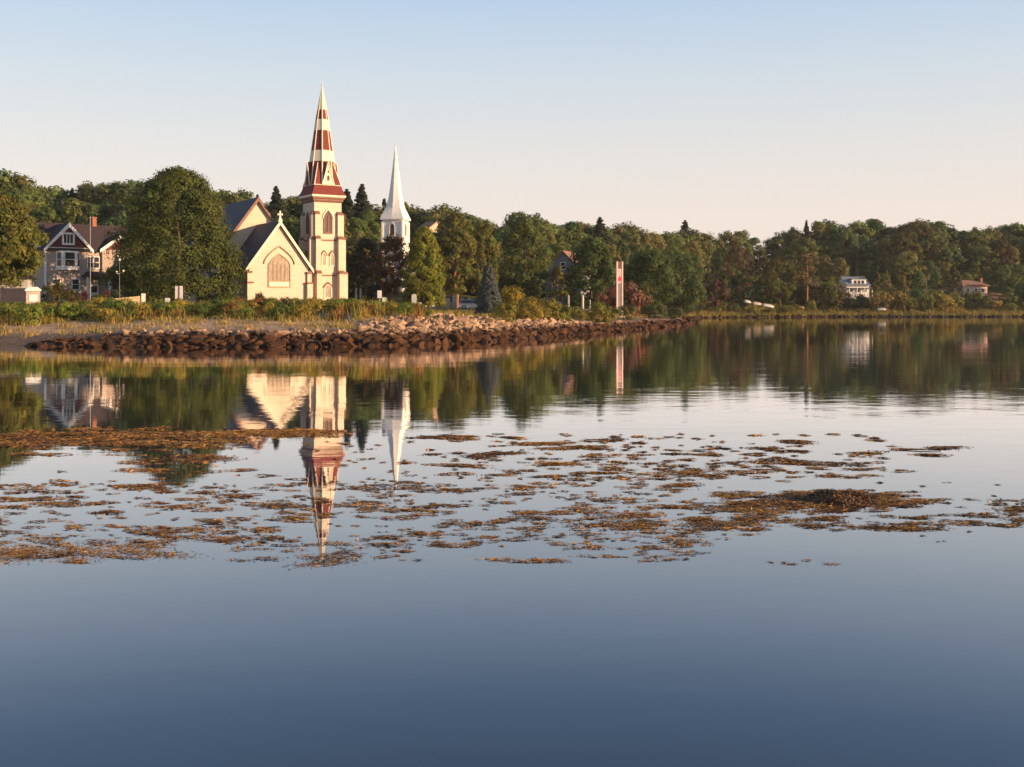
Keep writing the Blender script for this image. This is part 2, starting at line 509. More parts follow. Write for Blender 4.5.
def make_pine(name, label, cat, loc, H, rad, z0, color, seed, group=None):
    rng = np.random.default_rng(seed)
    t = thing(name, label, cat, loc, 0, group)
    m = MB(); m.tube((0,0,-.4),(.1,0,H*.6),H*.018,H*.012,7); m.tube((.1,0,H*.6),(0,.1,H*.95),H*.012,H*.003,7)
    C,N,T,S = [],[],[],[]
    for k in range(22):
        z = rng.uniform(z0, H*.97); a = rng.uniform(0,6.28); L = rad*rng.uniform(.45,1.05)*(1.05-.5*(z-z0)/(H-z0))
        m.tube((.05,0,z-.4*L*.3),(math.cos(a)*L,math.sin(a)*L,z),H*.006,H*.002,5)
        n=90; d=rng.normal(size=(n,3)); d/=np.linalg.norm(d,axis=1,keepdims=True)
        c=np.array([math.cos(a)*L*.8,math.sin(a)*L*.8,z])
        C.append(c+d*np.array([1,1,.42])*rad*.36*rng.uniform(.4,1,size=(n,1)))
        N.append(d+rng.normal(size=(n,3))*.4+np.array([0,0,.4]))
        T.append(np.ones((n,3))*rng.uniform(.7,1.3)*rng.uniform(.8,1.2,size=(n,1)))
        S.append(.2*rng.uniform(.6,1.3,size=n))
    tk = m.build('trunk', BARK_O, t)
    S=np.hstack(S)
    C=np.vstack(C); C[:,2]=np.minimum(C[:,2],H)
    cr=link('crown',quads_mesh('crown',C,np.vstack(N),S,S*.6,np.vstack(T),NEEDLE),t); cr.color=(*color,1)
    KIDS[t.name]=[tk,cr]
    return t

def recolor(t, color):
    for ch in t.children:
        if ch.name.startswith('crown') or ch.name.startswith('foliage'): ch.color = (*color, 1)

def place(proto, px, d, ytop, aspect=None, base=None, rot=None, used=set()):
    """move (first time) or copy a unit-built tree so that its top meets a height"""
    x = PX(px, d); zb = tz(x, d) if base is None else base
    H = max(PZ(ytop, d) - zb, 1.0)
    o = proto if proto.name not in used else copy_tree(proto)
    used.add(proto.name)
    H0 = proto['H0']
    s = H/H0
    o.location = (x, d, zb)
    o.scale = (s*(aspect or 1), s*(aspect or 1), s)
    o.rotation_euler = (0, 0, random.uniform(0, 6.28) if rot is None else rot)
    return o

# ------------------------------------------------------------------ the wood on the hill
SKY = [(-160,178),(-80,170),(0,170),(20,178),(40,190),(60,186),(75,183),(90,186),(110,181),(135,178),(180,186),(228,195),(245,193),(262,197),(300,200),(330,201),
       (352,200),(372,198),(384,195),(412,207),(440,206),(455,209),(470,214),(490,221),(503,223),(515,213),(530,212),(545,225),(565,222),(580,225),(612,220),
       (630,226),(645,230),(660,234),(672,231),(685,222),(697,233),(712,235),(730,232),(745,233),(758,241),(770,235),(785,232),(800,225),(812,219),(828,222),(842,228),
       (856,223),(872,220),(890,226),(905,222),(916,219),(930,220),(945,222),(962,231),(976,228),(990,229),(1006,226),(1024,222),(1100,224),(1200,228)]
SKX = np.array(SKY, float)
def skyline(px): return float(np.interp(px, SKX[:,0], SKX[:,1]))
def back_d(px): return float(np.interp(px, [0,450,620,760,1024], [250,250,285,352,352]))
PROTO = []
G0 = 'trees of the wood on the hill'
LF=.34
specs = [  # kind, H, rad, z0, clumps, per
    ('round', 15, 5.2, .8, 120, 52, .33), ('egg', 16, 4.8, .8, 120, 52, .33), ('dome', 16, 5.0, 1.5, 120, 52, .33),
    ('dome', 14, 5.6, .6, 130, 50, .33), ('egg', 18, 4.6, 1.5, 120, 52, .33), ('spread', 15, 5.2, .8, 120, 52, .33)]
for i, (sh, H, rd, z0, nc, per, lf) in enumerate(specs):
    t = make_tree('deciduous_tree', 'x', 'tree', (0,0,0), H, rd, z0, (.05,.06,.02), nc, per, lf, 100+i, group=G0, shape=sh, jag=.32, clump_r=.24)
    t['H0'] = H; PROTO.append(t)
PCON = []
for i in range(2):
    t = make_tree('spruce_tree', 'x', 'tree', (0,0,0), 16, 3.0, .6, (.02,.03,.018), 330, 40, .22, 130+i, group=G0, shape='cone', jag=.3, clump_r=.26)
    t['H0'] = 16; PCON.append(t)
GREENS = [(.125,.165,.046),(.150,.172,.048),(.106,.150,.048),(.170,.168,.050),(.096,.136,.046),(.176,.162,.052),(.134,.176,.048)]
def wood_label(px, row, con):
    kind = 'dark pointed spruce' if con else 'leafy green tree'
    if px < 120: where = 'behind the shingled house'
    elif px < 300: where = 'behind the cream church nave'
    elif px < 500: where = 'behind the two steeples'
    elif px < 690: where = 'behind the monument on the point'
    elif px < 830: where = 'left of the white far house'
    elif px < 960: where = 'around the white far house'
    else: where = 'around the low peach house'
    pos = ['top row of the wood', 'second row', 'third row', 'lowest row'][row]
    return f'{kind} in the {pos} {where}'
rows = [  # depth before the back row, drop below the skyline, spacing px
    (0, 0, 13), (24, 15, 16), (46, 33, 18), (62, 50, 17)]
for r_, (dd, drop, step) in enumerate(rows):
    px = -60.0 + 5*r_
    while px < 1090:
        d = back_d(px) - dd + random.uniform(-5, 5)
        yt = skyline(px) + drop + random.uniform(-3, 5 if r_ == 0 else 9)
        skip = False
        if 370 < px < 432 and d < 245 and r_ >= 1: skip = True        # the white church stands here
        if 836 < px < 874 and r_ == 3: skip = True                    # white house
        if 950 < px < 996 and r_ == 3: skip = True                    # peach house
        if r_ == 3 and 548 < px < 572: skip = True
        if 125 < px < 228 and r_ >= 2: skip = True                    # wholly behind the great tree
        if 245 < px < 350 and r_ >= 2: skip = True                    # behind the church
        if 30 < px < 125 and r_ == 3: skip = True
        if r_ == 3 and (px < 490 or random.random() < .12): skip = True
        if not skip:
            con = random.random() < (.05 if r_ == 0 else .10)
            p = random.choice(PCON if con else PROTO)
            o = place(p, px, d, yt, aspect=random.uniform(.85, 1.2))
            g = (.036,.052,.030) if con else random.choice(GREENS)
            k = random.uniform(.8, 1.15)
            recolor(o, tuple(c*k for c in g))
            o['label'] = wood_label(px, r_, con)
        px += step*random.uniform(.75, 1.25)
US = 0
for px in np.arange(690, 1085, 11.0):
    px = px + random.uniform(-4,4); d = random.uniform(270, 279)
    if 838 < px < 876 or 955 < px < 998 or (876 <= px <= 955 and random.random() < .5): continue
    o = place(random.choice(PROTO), px, d, random.uniform(276, 290) + (7 if 870 < px < 950 else 0), aspect=random.uniform(1.0,1.4))
    recolor(o, tuple(c*random.uniform(.85,1.2) for c in random.choice(GREENS)))
    o['label'] = 'low leafy tree near the water ' + ('at the head of the cove' if px < 780 else 'left of the white far house' if px < 845 else 'between the two far houses' if px < 960 else 'right of the low peach house')
    o['group'] = 'low trees near the far water'
# spruce tips that stand above the wood
for px, d, yt, lab in ((276, 238, 187, 'dark spruce rising behind the stone cross of the church'), (347, 240, 190, 'shorter of two dark spruces right of the red spire'),
                       (362, 242, 185, 'taller of two dark spruces between the spires'), (600, 268, 218, 'small spruce tip above the wood left of the monument'),
                       (685, 318, 221, 'round-headed dark spruce highest above the dip in the wood')):
    o = place(PCON[0], px, d, yt, aspect=1.55); o['label'] = lab; recolor(o, (.032,.046,.028))

# ------------------------------------------------------------------ single trees in front
def tree_at(name, label, px, d, ytop, wpx, color, seed, z0f=.12, n=90, per=60, leaf=.22, shape='round', bark=None, base=None, jag=.22, group=None, clump_r=.2, limbs=6, lean=(0,0), cat='tree'):
    x = PX(px, d); zb = tz(x, d) if base is None else base
    H = PZ(ytop, d) - zb
    return make_tree(name, label, cat, (x, d, zb), H, wpx*d/F/2*.92, H*z0f, color, n, per, leaf, seed, shape=shape, bark=bark, jag=jag, group=group, clump_r=clump_r, limbs=limbs, lean=lean)
tree_at('maple_tree', 'great broad dark green maple between the shingled house and the church', 178, 144, 169, 134, (.090,.108,.025), 1, .09, 560, 95, .17, 'dome', jag=.16, clump_r=.14)
tree_at('deciduous_tree', 'olive tree at the left edge in front of the shingled house', -2, 112, 192, 90, (.140,.140,.030), 2, .19, 260, 90, .16, 'egg', jag=.16, clump_r=.17)
tree_at('deciduous_tree', 'reddish thin tree with orange trunk before the white steeple', 391, 172, 234, 42, (.125,.075,.034), 3, .18, 170, 44, .17, bark=BARK_O, jag=.35)
tree_at('deciduous_tree', 'dark low tree between the cream tower and the white steeple', 366, 192, 238, 46, (.034,.036,.018), 4, .06, 150, 60, .2, 'dome')
tree_at('deciduous_tree', 'bright green rounded tree just right of the white steeple', 424, 168, 228, 44, (.19,.20,.03), 5, .10, 320, 70, .17, 'dome', jag=.14)
tree_at('deciduous_tree', 'tall olive tree with pale trunk in the churchyard', 456, 186, 212, 44, (.145,.145,.036), 6, .14, 200, 64, .19, 'egg', bark=BARK_O)
tree_at('deciduous_tree', 'broad olive tree behind the blue spruce', 482, 190, 222, 38, (.14,.145,.036), 7, .12, 170, 60, .19, 'egg')
tree_at('deciduous_tree', 'slender olive tree left in the churchyard row', 440, 190, 224, 32, (.12,.11,.03), 8, .14, 140, 56, .19, 'egg')
tree_at('deciduous_tree', 'tall green tree left of the grey roofed house', 524, 196, 213, 54, (.10,.125,.034), 9, .08, 190, 60, .2, 'egg')
tree_at('deciduous_tree', 'spreading dark green tree behind the wharf posts', 592, 172, 238, 58, (.075,.105,.032), 10, .07, 240, 60, .2, 'dome')
tree_at('deciduous_tree', 'small yellow-green tree below the grey roofed house', 557, 150, 266, 20, (.13,.12,.026), 12, .06, 70, 40, .15, 'egg')
tree_at('deciduous_tree', 'dark green tree behind the pink bush', 650, 190, 246, 58, (.072,.104,.034), 13, .05, 210, 56, .2)
tree_at('deciduous_tree', 'round dark green tree at the head of the cove', 680, 222, 252, 56, (.076,.108,.036), 14, .05, 200, 56, .22)
tree_at('deciduous_tree', 'rusty red leaved tree at the back of the cove', 713, 250, 276, 28, (.10,.055,.036), 15, .06, 60, 46, .2)
tree_at('deciduous_tree', 'tree with coppery crown above the cove', 737, 266, 247, 38, (.115,.078,.036), 16, .10, 70, 46, .22, jag=.3)
tree_at('deciduous_tree', 'dark green layered tree left of the dinghies', 741, 256, 274, 26, (.030,.050,.018), 17, .05, 60, 46, .2)
tree_at('deciduous_tree', 'golden green tree above the dinghies', 780, 264, 256, 38, (.105,.090,.022), 18, .16, 80, 50, .22)
tree_at('deciduous_tree', 'brown green tree between the coppery tree and the golden one', 760, 274, 250, 26, (.075,.060,.024), 19, .12, 60, 46, .22)
tree_at('deciduous_tree', 'narrow golden tree in front of the white far house', 838, 264, 278, 15, (.16,.125,.03), 20, .10, 40, 40, .17, 'egg')
tree_at('deciduous_tree', 'small golden tree between the pine and the white far house', 826, 266, 284, 13, (.11,.095,.028), 29, .10, 36, 36, .17, 'egg')
for px, yt, wp, sd, lab in ((877, 272, 10, 21, 'slim poplar nearest the white far house'), (887, 271, 9, 22, 'second slim poplar from the white far house'), (904, 272, 10, 23, 'lone slim leaning poplar left of the far utility pole')):
    tree_at('poplar_tree', lab, px, 263, yt, wp, (.20,.165,.05), sd, .06, 46, 34, .18, 'egg', group='poplars on the far shore')
tree_at('deciduous_tree', 'feathery pale green tree left of the low peach house', 953, 272, 266, 20, (.095,.085,.030), 24, .08, 60, 40, .2, 'egg', jag=.3)
tree_at('deciduous_tree', 'brown green tree standing right of the low peach house', 1002, 312, 240, 34, (.085,.065,.026), 25, .05, 90, 46, .25, 'egg')
tree_at('deciduous_tree', 'tall sunlit olive tree over the middle of the far wood', 915, 322, 219, 48, (.085,.072,.024), 26, .12, 110, 50, .27, 'vase', jag=.3)
tree_at('deciduous_tree', 'tall sunlit olive tree left of the far utility pole', 898, 318, 234, 34, (.088,.076,.026), 27, .12, 90, 46, .26, 'egg', jag=.3)
x = PX(807, 264)
make_pine('pine_tree', 'tall orange trunked pine with high crown on the far shore', 'tree', (x, 264, tz(x,264)), PZ(251,264)-tz(x,264), 3.8, (PZ(284,264)-tz(x,264)), (.15,.11,.045), 28)
x = PX(489, 108)
make_tree('blue_spruce', 'young blue grey spruce on top of the rock bank', 'tree', (x,108,tz(x,108)), PZ(263,108)-tz(x,108), 1.5, .02, (.115,.13,.13), 420, 60, .075, 31, shape='cone_wide', jag=.10, clump_r=.19)

# shrubs -------------------------------------------------------------
def make_shrub(name, label, cat, loc, H, rad, color, seed, n=26, per=46, leaf=.09, group=None, flat=.3):
    rng = np.random.default_rng(seed)
    t = thing(name, label, cat, loc, 0, group)
    m = MB()
    for k in range(7):
        a = rng.uniform(0,6.28)
        m.tube((0,0,-.15),(math.cos(a)*rad*.5,math.sin(a)*rad*.5,H*.6),.03*H,.008*H,5)
    st = m.build('stem', BARK, t)
    C,N,T,S = crown_leaves(H, rad, -.15*H, n, per, leaf, rng, jag=.2, clump_r=.3)
    C[:,2] = np.clip(C[:,2]*H/np.percentile(C[:,2],99.5), .02, H*1.02)
    f = link('foliage', quads_mesh('foliage', C, N, S, S*.7, T, LEAF), t)
    f.color = (*color,1)
    KIDS[t.name] = [st, f]
    t['H0'] = H
    return t
SHR = [make_shrub('shrub','x','shrub',(0,0,0),1.6,1.1,(.07,.07,.02),200+i, n=26+4*i, leaf=.09) for i in range(4)]
def shrub_at(px, d, ytop, wpx, color, label, group, i=None):
    p = SHR[random.randrange(4) if i is None else i]
    o = place(p, px, d, ytop)
    wr = wpx*d/F/2/1.1
    o.scale = (wr, wr, o.scale[2])
    recolor(o, color); o['label'] = label; o['group'] = group
    return o
# named shrubs
shrub_at(55, 116, 281, 26, (.085,.08,.02), 'green bush in front of the bay window of the shingled house', 'shrubs near the houses', 0)
shrub_at(100, 122, 294, 18, (.13,.12,.03), 'low green bush in front of the porch of the shingled house', 'shrubs near the houses', 2)
shrub_at(845, 270, 291, 16, (.10,.11,.035), 'green bush at the left foot of the white far house', 'shrubs near the houses', 1)
shrub_at(859, 272, 294, 20, (.09,.10,.035), 'broad dull bush in front of the white far house', 'shrubs near the houses', 3)
shrub_at(71, 112, 291, 18, (.10,.08,.02), 'yellow green bush below the lower window of the shingled house', 'shrubs near the houses', 1)
shrub_at(259, 128, 292, 11, (.03,.035,.015), 'dark rounded bush at the foot of the church gable', 'shrubs near the houses', 2)
shrub_at(285, 126, 297, 20, (.085,.06,.025), 'low brownish bush under the pointed church window', 'shrubs near the houses', 3)
shrub_at(624, 158, 281, 42, (.22,.10,.07), 'pink red smoke bush behind the striped monument', 'shrubs near the houses', 3)
shrub_at(643, 160, 281, 20, (.075,.08,.02), 'yellow green bush right of the pink red smoke bush', 'shrubs near the houses', 1)
G1 = 'shrubs on the rock bank'
for px, d, yt, wp, c, lab in (
    (512, 112, 287, 24, (.15,.115,.018), 'golden domed shrub right of the blue spruce'), (505, 100, 303, 22, (.11,.10,.02), 'low green shrub on the rocks below the golden domed shrub'),
    (528, 108, 298, 28, (.14,.11,.022), 'straw gold shrub between golden dome and wharf posts'), (545, 112, 299, 26, (.12,.10,.02), 'golden green shrub above the middle rocks'),
    (560, 112, 304, 20, (.10,.10,.02), 'bright green shrub left of the wharf posts'), (575, 118, 307, 20, (.09,.09,.02), 'green shrub at the foot of the wharf posts'),
    (598, 124, 303, 26, (.10,.10,.02), 'yellow green shrub right of the wharf posts'), (610, 128, 307, 20, (.10,.095,.022), 'green shrub left of the monument foot'),
    (627, 140, 306, 20, (.065,.07,.02), 'dull green shrub at the foot of the monument'), (655, 152, 305, 24, (.05,.06,.02), 'dark green shrub on the tip of the point'),
    (672, 160, 308, 20, (.05,.06,.022), 'outermost dark shrub on the tip of the point')):
    shrub_at(px, d, yt-1, wp*1.1, tuple(min(.6,v*1.75) for v in c), lab, G1)
# strip of shrubs behind the gravel bench
G2 = 'shrubs in the strip above the gravel'
def strip_label(c):
    return {0:'green leafy shrub in the overgrown strip above the gravel', 1:'golden shrub in the overgrown strip above the gravel', 2:'rusty brown shrub in the overgrown strip above the gravel', 3:'dark green shrub in the overgrown strip above the gravel'}[c]
SC_ = [(.19,.24,.045),(.34,.27,.05),(.25,.12,.045),(.10,.135,.034)]
px = -20
while px < 425:
    d = random.uniform(85, 100)
    c = random.choices([0,1,2,3],[5,2.5,1,3])[0]
    yt = 299 + random.uniform(-2, 7) + max(0, (92-d)*.8)
    if px < 28: yt = max(yt, 304)
    if px > 360: yt = max(yt, 307)
    shrub_at(px, d, yt, random.uniform(14,26), SC_[c], strip_label(c), G2)
    px += random.uniform(2.6, 5.6)
# far-shore shrubs
G3 = 'shrubs along the far shore'
FS = [(700,248,304,16,3),(716,250,303,14,0),(733,250,303,14,3),(752,250,307,14,0),(770,254,308,12,0),(785,256,305,16,0),(795,258,304,14,0),(811,262,300,12,0),
      (850,268,298,22,3),(862,270,296,20,3),(880,268,291,22,1),(899,268,291,22,1),(908,266,297,16,0),(917,268,297,14,1),(928,266,294,14,0),(936,268,290,16,0),(946,266,294,18,1),(955,268,292,16,0),(966,270,291,14,3),
      (976,270,291,16,0),(986,268,296,14,3),(996,268,300,14,1),(1010,266,303,14,0),(1020,268,302,14,3),(690,244,306,14,3),(941,266,301,12,1),(871,268,301,12,0)]
for px, d, yt, wp, c in FS:
    lab = {0:'green', 1:'golden', 3:'dark'}[c]
    where = 'left of the white far house' if px < 845 else ('between the two far houses' if px < 960 else 'below the low peach house')
    shrub_at(px, d, yt, wp, [(.18,.18,.045),(.34,.26,.065),0,(.09,.10,.035)][c], f'{lab} shrub on the far shore {where}', G3)

# ------------------------------------------------------------------ grasses
def grass(name, pts, hmin, hmax, wid, palette, label, lean=.35, zoff=-.03):
    n = len(pts); pts = np.asarray(pts, float)
    z = terrain_z(pts[:,0], pts[:,1]) + zoff
    h = RNG.uniform(hmin, hmax, n)*(CLV if name == 'tall_grass' else 1); a = RNG.uniform(0, 6.28, n); w_ = wid*RNG.uniform(.6, 1.4, n)
    base = np.stack([pts[:,0], pts[:,1], z], 1)
    t = np.stack([np.cos(a), np.sin(a), np.zeros(n)], 1)*w_[:,None]/2
    ln = RNG.normal(0, lean, (n,2))*h[:,None]
    top = base + np.stack([ln[:,0], ln[:,1], h], 1)
    v = np.stack([base-t, base+t, top+t*.35, top-t*.35], 1).reshape(-1,3)
    pal = np.array(palette)[np.repeat(RNG.integers(0, len(palette), n//20+1), 20)[:n]]*RNG.uniform(.7,1.3,(n,1))
    me = raw_quads(name, v, np.repeat(pal, 4, axis=0), GRASSM)
    o = link(name, me); o.color = (1,1,1,1)
    return tag(o, label, 'grass', kind='stuff')
def scatter_px(n, x0, x1, d0, d1):
    px = RNG.uniform(x0, x1, n); d = RNG.uniform(d0, d1, n)
    return np.stack([(px-512)*d/F, d], 1)
def scatter_sd(n, x0, x1, y0, y1, s0, s1):
    p = np.stack([RNG.uniform(x0,x1,n*6), RNG.uniform(y0,y1,n*6)],1)
    sd,_ = shore_info(p[:,0], p[:,1])
    p = p[(sd>s0)&(sd<s1)]
    return p[:n]
PG = [(.30,.24,.05),(.19,.19,.035),(.42,.30,.075),(.15,.16,.035),(.34,.17,.055)]
# clumped tall grass
cl = scatter_px(150, -40, 425, 84.5, 103)
pts = np.repeat(cl, 60, axis=0) + RNG.normal(0, .30, (150*60, 2))
pts[:,0] = np.clip(pts[:,0], -60, PX(430, 95))
CLV = np.repeat(RNG.uniform(.4,1.1,150), 60)
grass('tall_grass', pts, .5, 1.35, .05, PG, 'tall golden green grass in the strip above the gravel bench', .2)
cl = scatter_sd(360, -60, -5, 76, 92, 3.4, 14)
pts = np.repeat(cl, 26, axis=0) + RNG.normal(0, .3, (len(cl)*26, 2))
grass('low_grass', pts, .12, .45, .05, [(.34,.25,.07),(.22,.18,.045),(.42,.29,.10)], 'short dry grass tufts on the gravel bench above the rocks', .4)
cl = scatter_sd(420, -9, 24, 80, 165, 6, 16)
pts = np.repeat(cl, 30, axis=0) + RNG.normal(0, .35, (len(cl)*30, 2))
grass('bank_grass', pts, .2, .7, .06, PG, 'rough grass on top of the rock bank', .3)
cl = scatter_sd(900, 36, 135, 215, 290, .6, 22)
pts = np.repeat(cl, 22, axis=0) + RNG.normal(0, .6, (len(cl)*22, 2))
grass('far_grass', pts, .3, .9, .14, [(.22,.18,.05),(.16,.16,.04),(.30,.21,.06)], 'green grass fringe along the far shore', .3)

# ------------------------------------------------------------------ rocks
def rock_mat(name, wet, dry):
    m = bpy.data.materials.new(name); m.use_nodes = True
    nt = m.node_tree; b = nt.nodes['Principled BSDF']
    b.inputs['Roughness'].default_value = .85; b.inputs['Specular IOR Level'].default_value = .2
    g = nt.nodes.new('ShaderNodeNewGeometry'); s = nt.nodes.new('ShaderNodeSeparateXYZ'); nt.links.new(g.outputs['Position'], s.inputs[0])
    n = nt.nodes.new('ShaderNodeTexNoise'); n.inputs['Scale'].default_value = 1.6; n.inputs['Detail'].default_value = 6
    nt.links.new(g.outputs['Position'], n.inputs['Vector'])
    ma = nt.nodes.new('ShaderNodeMath'); ma.operation = 'MULTIPLY_ADD'; ma.inputs[1].default_value = .9; ma.inputs[2].default_value = -.45
    nt.links.new(n.outputs['Fac'], ma.inputs[0])
    ad = nt.nodes.new('ShaderNodeMath'); nt.links.new(s.outputs['Z'], ad.inputs[0]); nt.links.new(ma.outputs[0], ad.inputs[1])
    mr = nt.nodes.new('ShaderNodeMapRange'); mr.inputs[1].default_value = .72; mr.inputs[2].default_value = 1.05
    nt.links.new(ad.outputs[0], mr.inputs[0])
    oi = nt.nodes.new('ShaderNodeObjectInfo')
    def ramp(c0, c1):
        r = nt.nodes.new('ShaderNodeValToRGB'); r.color_ramp.elements[0].color=(*c0,1); r.color_ramp.elements[1].color=(*c1,1)
        ad2 = nt.nodes.new('ShaderNodeMath'); ad2.operation='MULTIPLY_ADD'; ad2.inputs[1].default_value=.6
        sb = nt.nodes.new('ShaderNodeMath'); sb.operation='MULTIPLY_ADD'; sb.inputs[1].default_value=.9; sb.inputs[2].default_value=-.25
        nt.links.new(n.outputs['Fac'], sb.inputs[0])
        nt.links.new(oi.outputs['Random'], ad2.inputs[0]); nt.links.new(sb.outputs[0], ad2.inputs[2])
        nt.links.new(ad2.outputs[0], r.inputs[0]); return r
    a, c = ramp(*wet), ramp(*dry)
    mx = nt.nodes.new('ShaderNodeMix'); mx.data_type='RGBA'
    nt.links.new(mr.outputs[0], mx.inputs[0]); nt.links.new(a.outputs[0], mx.inputs[6]); nt.links.new(c.outputs[0], mx.inputs[7])
    nt.links.new(mx.outputs[2], b.inputs['Base Color'])
    n2 = nt.nodes.new('ShaderNodeTexNoise'); n2.inputs['Scale'].default_value = 7; n2.inputs['Detail'].default_value = 5
    nt.links.new(g.outputs['Position'], n2.inputs['Vector'])
    bp = nt.nodes.new('ShaderNodeBump'); bp.inputs['Strength'].default_value=.6; bp.inputs['Distance'].default_value=.06
    nt.links.new(n2.outputs['Fac'], bp.inputs['Height']); nt.links.new(bp.outputs[0], b.inputs['Normal'])
    return m
ROCK = rock_mat('riprap_rock', ((.006,.004,.004),(.105,.047,.018)), ((.13,.080,.052),(.41,.265,.165)))
def rock_mesh(seed):
    rng = np.random.default_rng(seed)
    bm = bmesh.new(); bmesh.ops.create_icosphere(bm, subdivisions=3, radius=.5)
    pl = rng.normal(size=(11,3)); pl /= np.linalg.norm(pl, axis=1, keepdims=True); off = rng.uniform(.17,.36,11)
    sc = rng.uniform(.75,1.25,3)*np.array([1.1,1.0,.8])
    for v in bm.verts:
        p = np.array(v.co)
        for q, o_ in zip(pl, off):
            s = p @ q
            if s > o_: p = p - q*(s-o_)*.98
        p = p*sc*1.35
        nn = mnoise.noise(Vector(p*3.0 + seed))*.05
        v.co = Vector(p*(1+nn))
    me = bpy.data.meshes.new('boulder'); bm.to_mesh(me); bm.free()
    me.materials.append(ROCK)
    return me
RM = [rock_mesh(300+i) for i in range(14)]
cand = []
seg = np.hypot(*np.diff(SHORE, axis=0).T); cum = np.concatenate([[0], np.cumsum(seg)])
s0 = cum[4] + 2.4; s1 = cum[13] + 10
def shore_pt(s):
    x = np.interp(s, cum, SHORE[:,0]); y = np.interp(s, cum, SHORE[:,1])
    x2 = np.interp(s+.5, cum, SHORE[:,0]); y2 = np.interp(s+.5, cum, SHORE[:,1])
    t = np.array([x2-x, y2-y]); t /= np.hypot(*t)
    return np.array([x,y]), np.array([-t[1], t[0]]), t
sH0, sH1 = cum[7]-3, cum[10]+3
for off, size, st in ((-.45,.62,.44),(-.05,.66,.44),(.35,.66,.42),(.75,.64,.42),(1.15,.62,.42),(1.55,.6,.42),(1.95,.58,.44),(2.4,.55,.44),(2.9,.5,.55),(3.5,.55,.5),(4.1,.55,.5),(4.7,.52,.5),(5.3,.5,.5),(5.9,.5,.55),(6.5,.45,.7)):
    s = s0
    while s < s1:
        up = off
        ok = True
        if off > 3 and not (sH0 < s < cum[11]): ok = False
        if off > 5 and not (sH0 < s < sH1): ok = False
        if s < s0+4 and off > 1.3: ok = False
        if s > cum[11]+4 and off > 1.5: ok = False
        if ok:
            p, nrm, t = shore_pt(s)
            p = p + nrm*(up + random.gauss(0,.16)) + t*random.gauss(0,.1)
            sz = size*.9*random.choice((.5,.7,.85,1.0,1.2,1.6))*random.uniform(.85,1.15) * (.75 if s < s0+8 else 1)
            dist = math.hypot(*p)
            cand.append((sz/dist, p[0], p[1], sz, off, s))
        s += st*random.uniform(.7,1.35)
cand.sort(reverse=True)
def rock_label(off, s):
    if s > cum[12]-4: where = 'out on the tip of the point'
    elif s > cum[10]: where = 'below the wharf posts and monument'
    elif s > sH0: where = 'in the high bank below the blue spruce'
    elif s > cum[6]-6: where = 'in front of the church'
    else: where = 'in front of the great maple'
    if off < .5: kind = 'dark wet boulder at the waterline'
    elif off < 1.6: kind = 'rust brown boulder in the middle of the pile'
    else: kind = 'pale tan boulder on the upper edge'
    return f'{kind} {where}'.replace('in the middle of the pile','amid the pile').replace('on the upper edge','at the top edge')
def rock_matrix(x, y, sz):
    z = tz(x, y) + sz*.10
    return (x, y, z), (random.uniform(-.4,.4), random.uniform(-.4,.4), random.uniform(0,6.28)), (sz*random.uniform(.85,1.3), sz*random.uniform(.8,1.1), sz*random.uniform(.75,1.1))
rub_v, rub_f = [], []
for i, (k, x, y, sz, off, s) in enumerate(cand):
    loc, rot, scl = rock_matrix(x, y, sz)
    me_ = random.choice(RM)
    if i < 295:
        o = link('boulder', me_); o.location = loc; o.rotation_euler = rot; o.scale = scl
        tag(o, rock_label(off, s), 'boulder', 'boulders of the rock bank')
    else:
        M = Matrix.LocRotScale(Vector(loc), __import__('mathutils').Euler(rot), Vector(scl))
        b0 = len(rub_v)
        rub_v += [tuple(M @ v.co) for v in me_.vertices]
        rub_f += [tuple(b0+q for q in p.vertices) for p in me_.polygons]
me = bpy.data.meshes.new('riprap_rubble'); me.from_pydata(rub_v, [], rub_f)
RUB = rock_mat('rubble_rock', ((.006,.004,.004),(.075,.033,.014)), ((.14,.09,.055),(.42,.28,.18)))
me.materials.append(RUB)
tag(link('riprap_rubble', me), 'smaller stones filling the rock bank along the shore', 'stones', kind='stuff')
# stones of the far shore
fv, ff = [], []
for k in range(420):
    s = random.uniform(cum[13]+10, cum[20])
    p, nrm, t = shore_pt(s); p = p + nrm*random.uniform(-.2,1.2); sz = random.uniform(.3,1.0)
    me_ = random.choice(RM)
    loc, rot, scl = rock_matrix(p[0], p[1], sz)
    M = Matrix.LocRotScale(Vector(loc), __import__('mathutils').Euler(rot), Vector(scl)); b0 = len(fv)
    fv += [tuple(M @ v.co) for v in me_.vertices]; ff += [tuple(b0+q for q in p_.vertices) for p_ in me_.polygons]
me = bpy.data.meshes.new('shore_stones'); me.from_pydata(fv, [], ff); me.materials.append(RUB)
tag(link('shore_stones', me), 'dark stones lining the far shore at the waterline', 'stones', kind='stuff')

# ------------------------------------------------------------------ building helpers
WHITE = mat('white_paint', (.70,.67,.63), .55, .3, var=.06, scale=1.5)
CREAM = mat('cream_clapboard', (.55,.435,.33), .6, .25, var=.07, scale=1.2, stretch=(.3,.3,4))
CREAM2 = mat('cream_trim', (.70,.60,.45), .6, .25, var=.04, scale=2)
TRIM = mat('brown_trim', (.19,.095,.066), .6, .25, var=.15, scale=2)
REDS = mat('red_shingle', (.155,.034,.027), .75, .2, var=.18, scale=3, stretch=(1,1,4))
SLATE = mat('slate_roof', (.042,.046,.062), .7, .3, var=.2, scale=2.2, stretch=(1,1,5))
GLASS = mat('window_glass', (.02,.022,.028), .12, .5)
WTRIM = mat('window_trim', (.36,.24,.16), .6, .25, var=.1)
STAIN = mat('stained_glass', (.23,.17,.115), .35, .4, var=.35, scale=2.5, stretch=(2.2,1,.6))
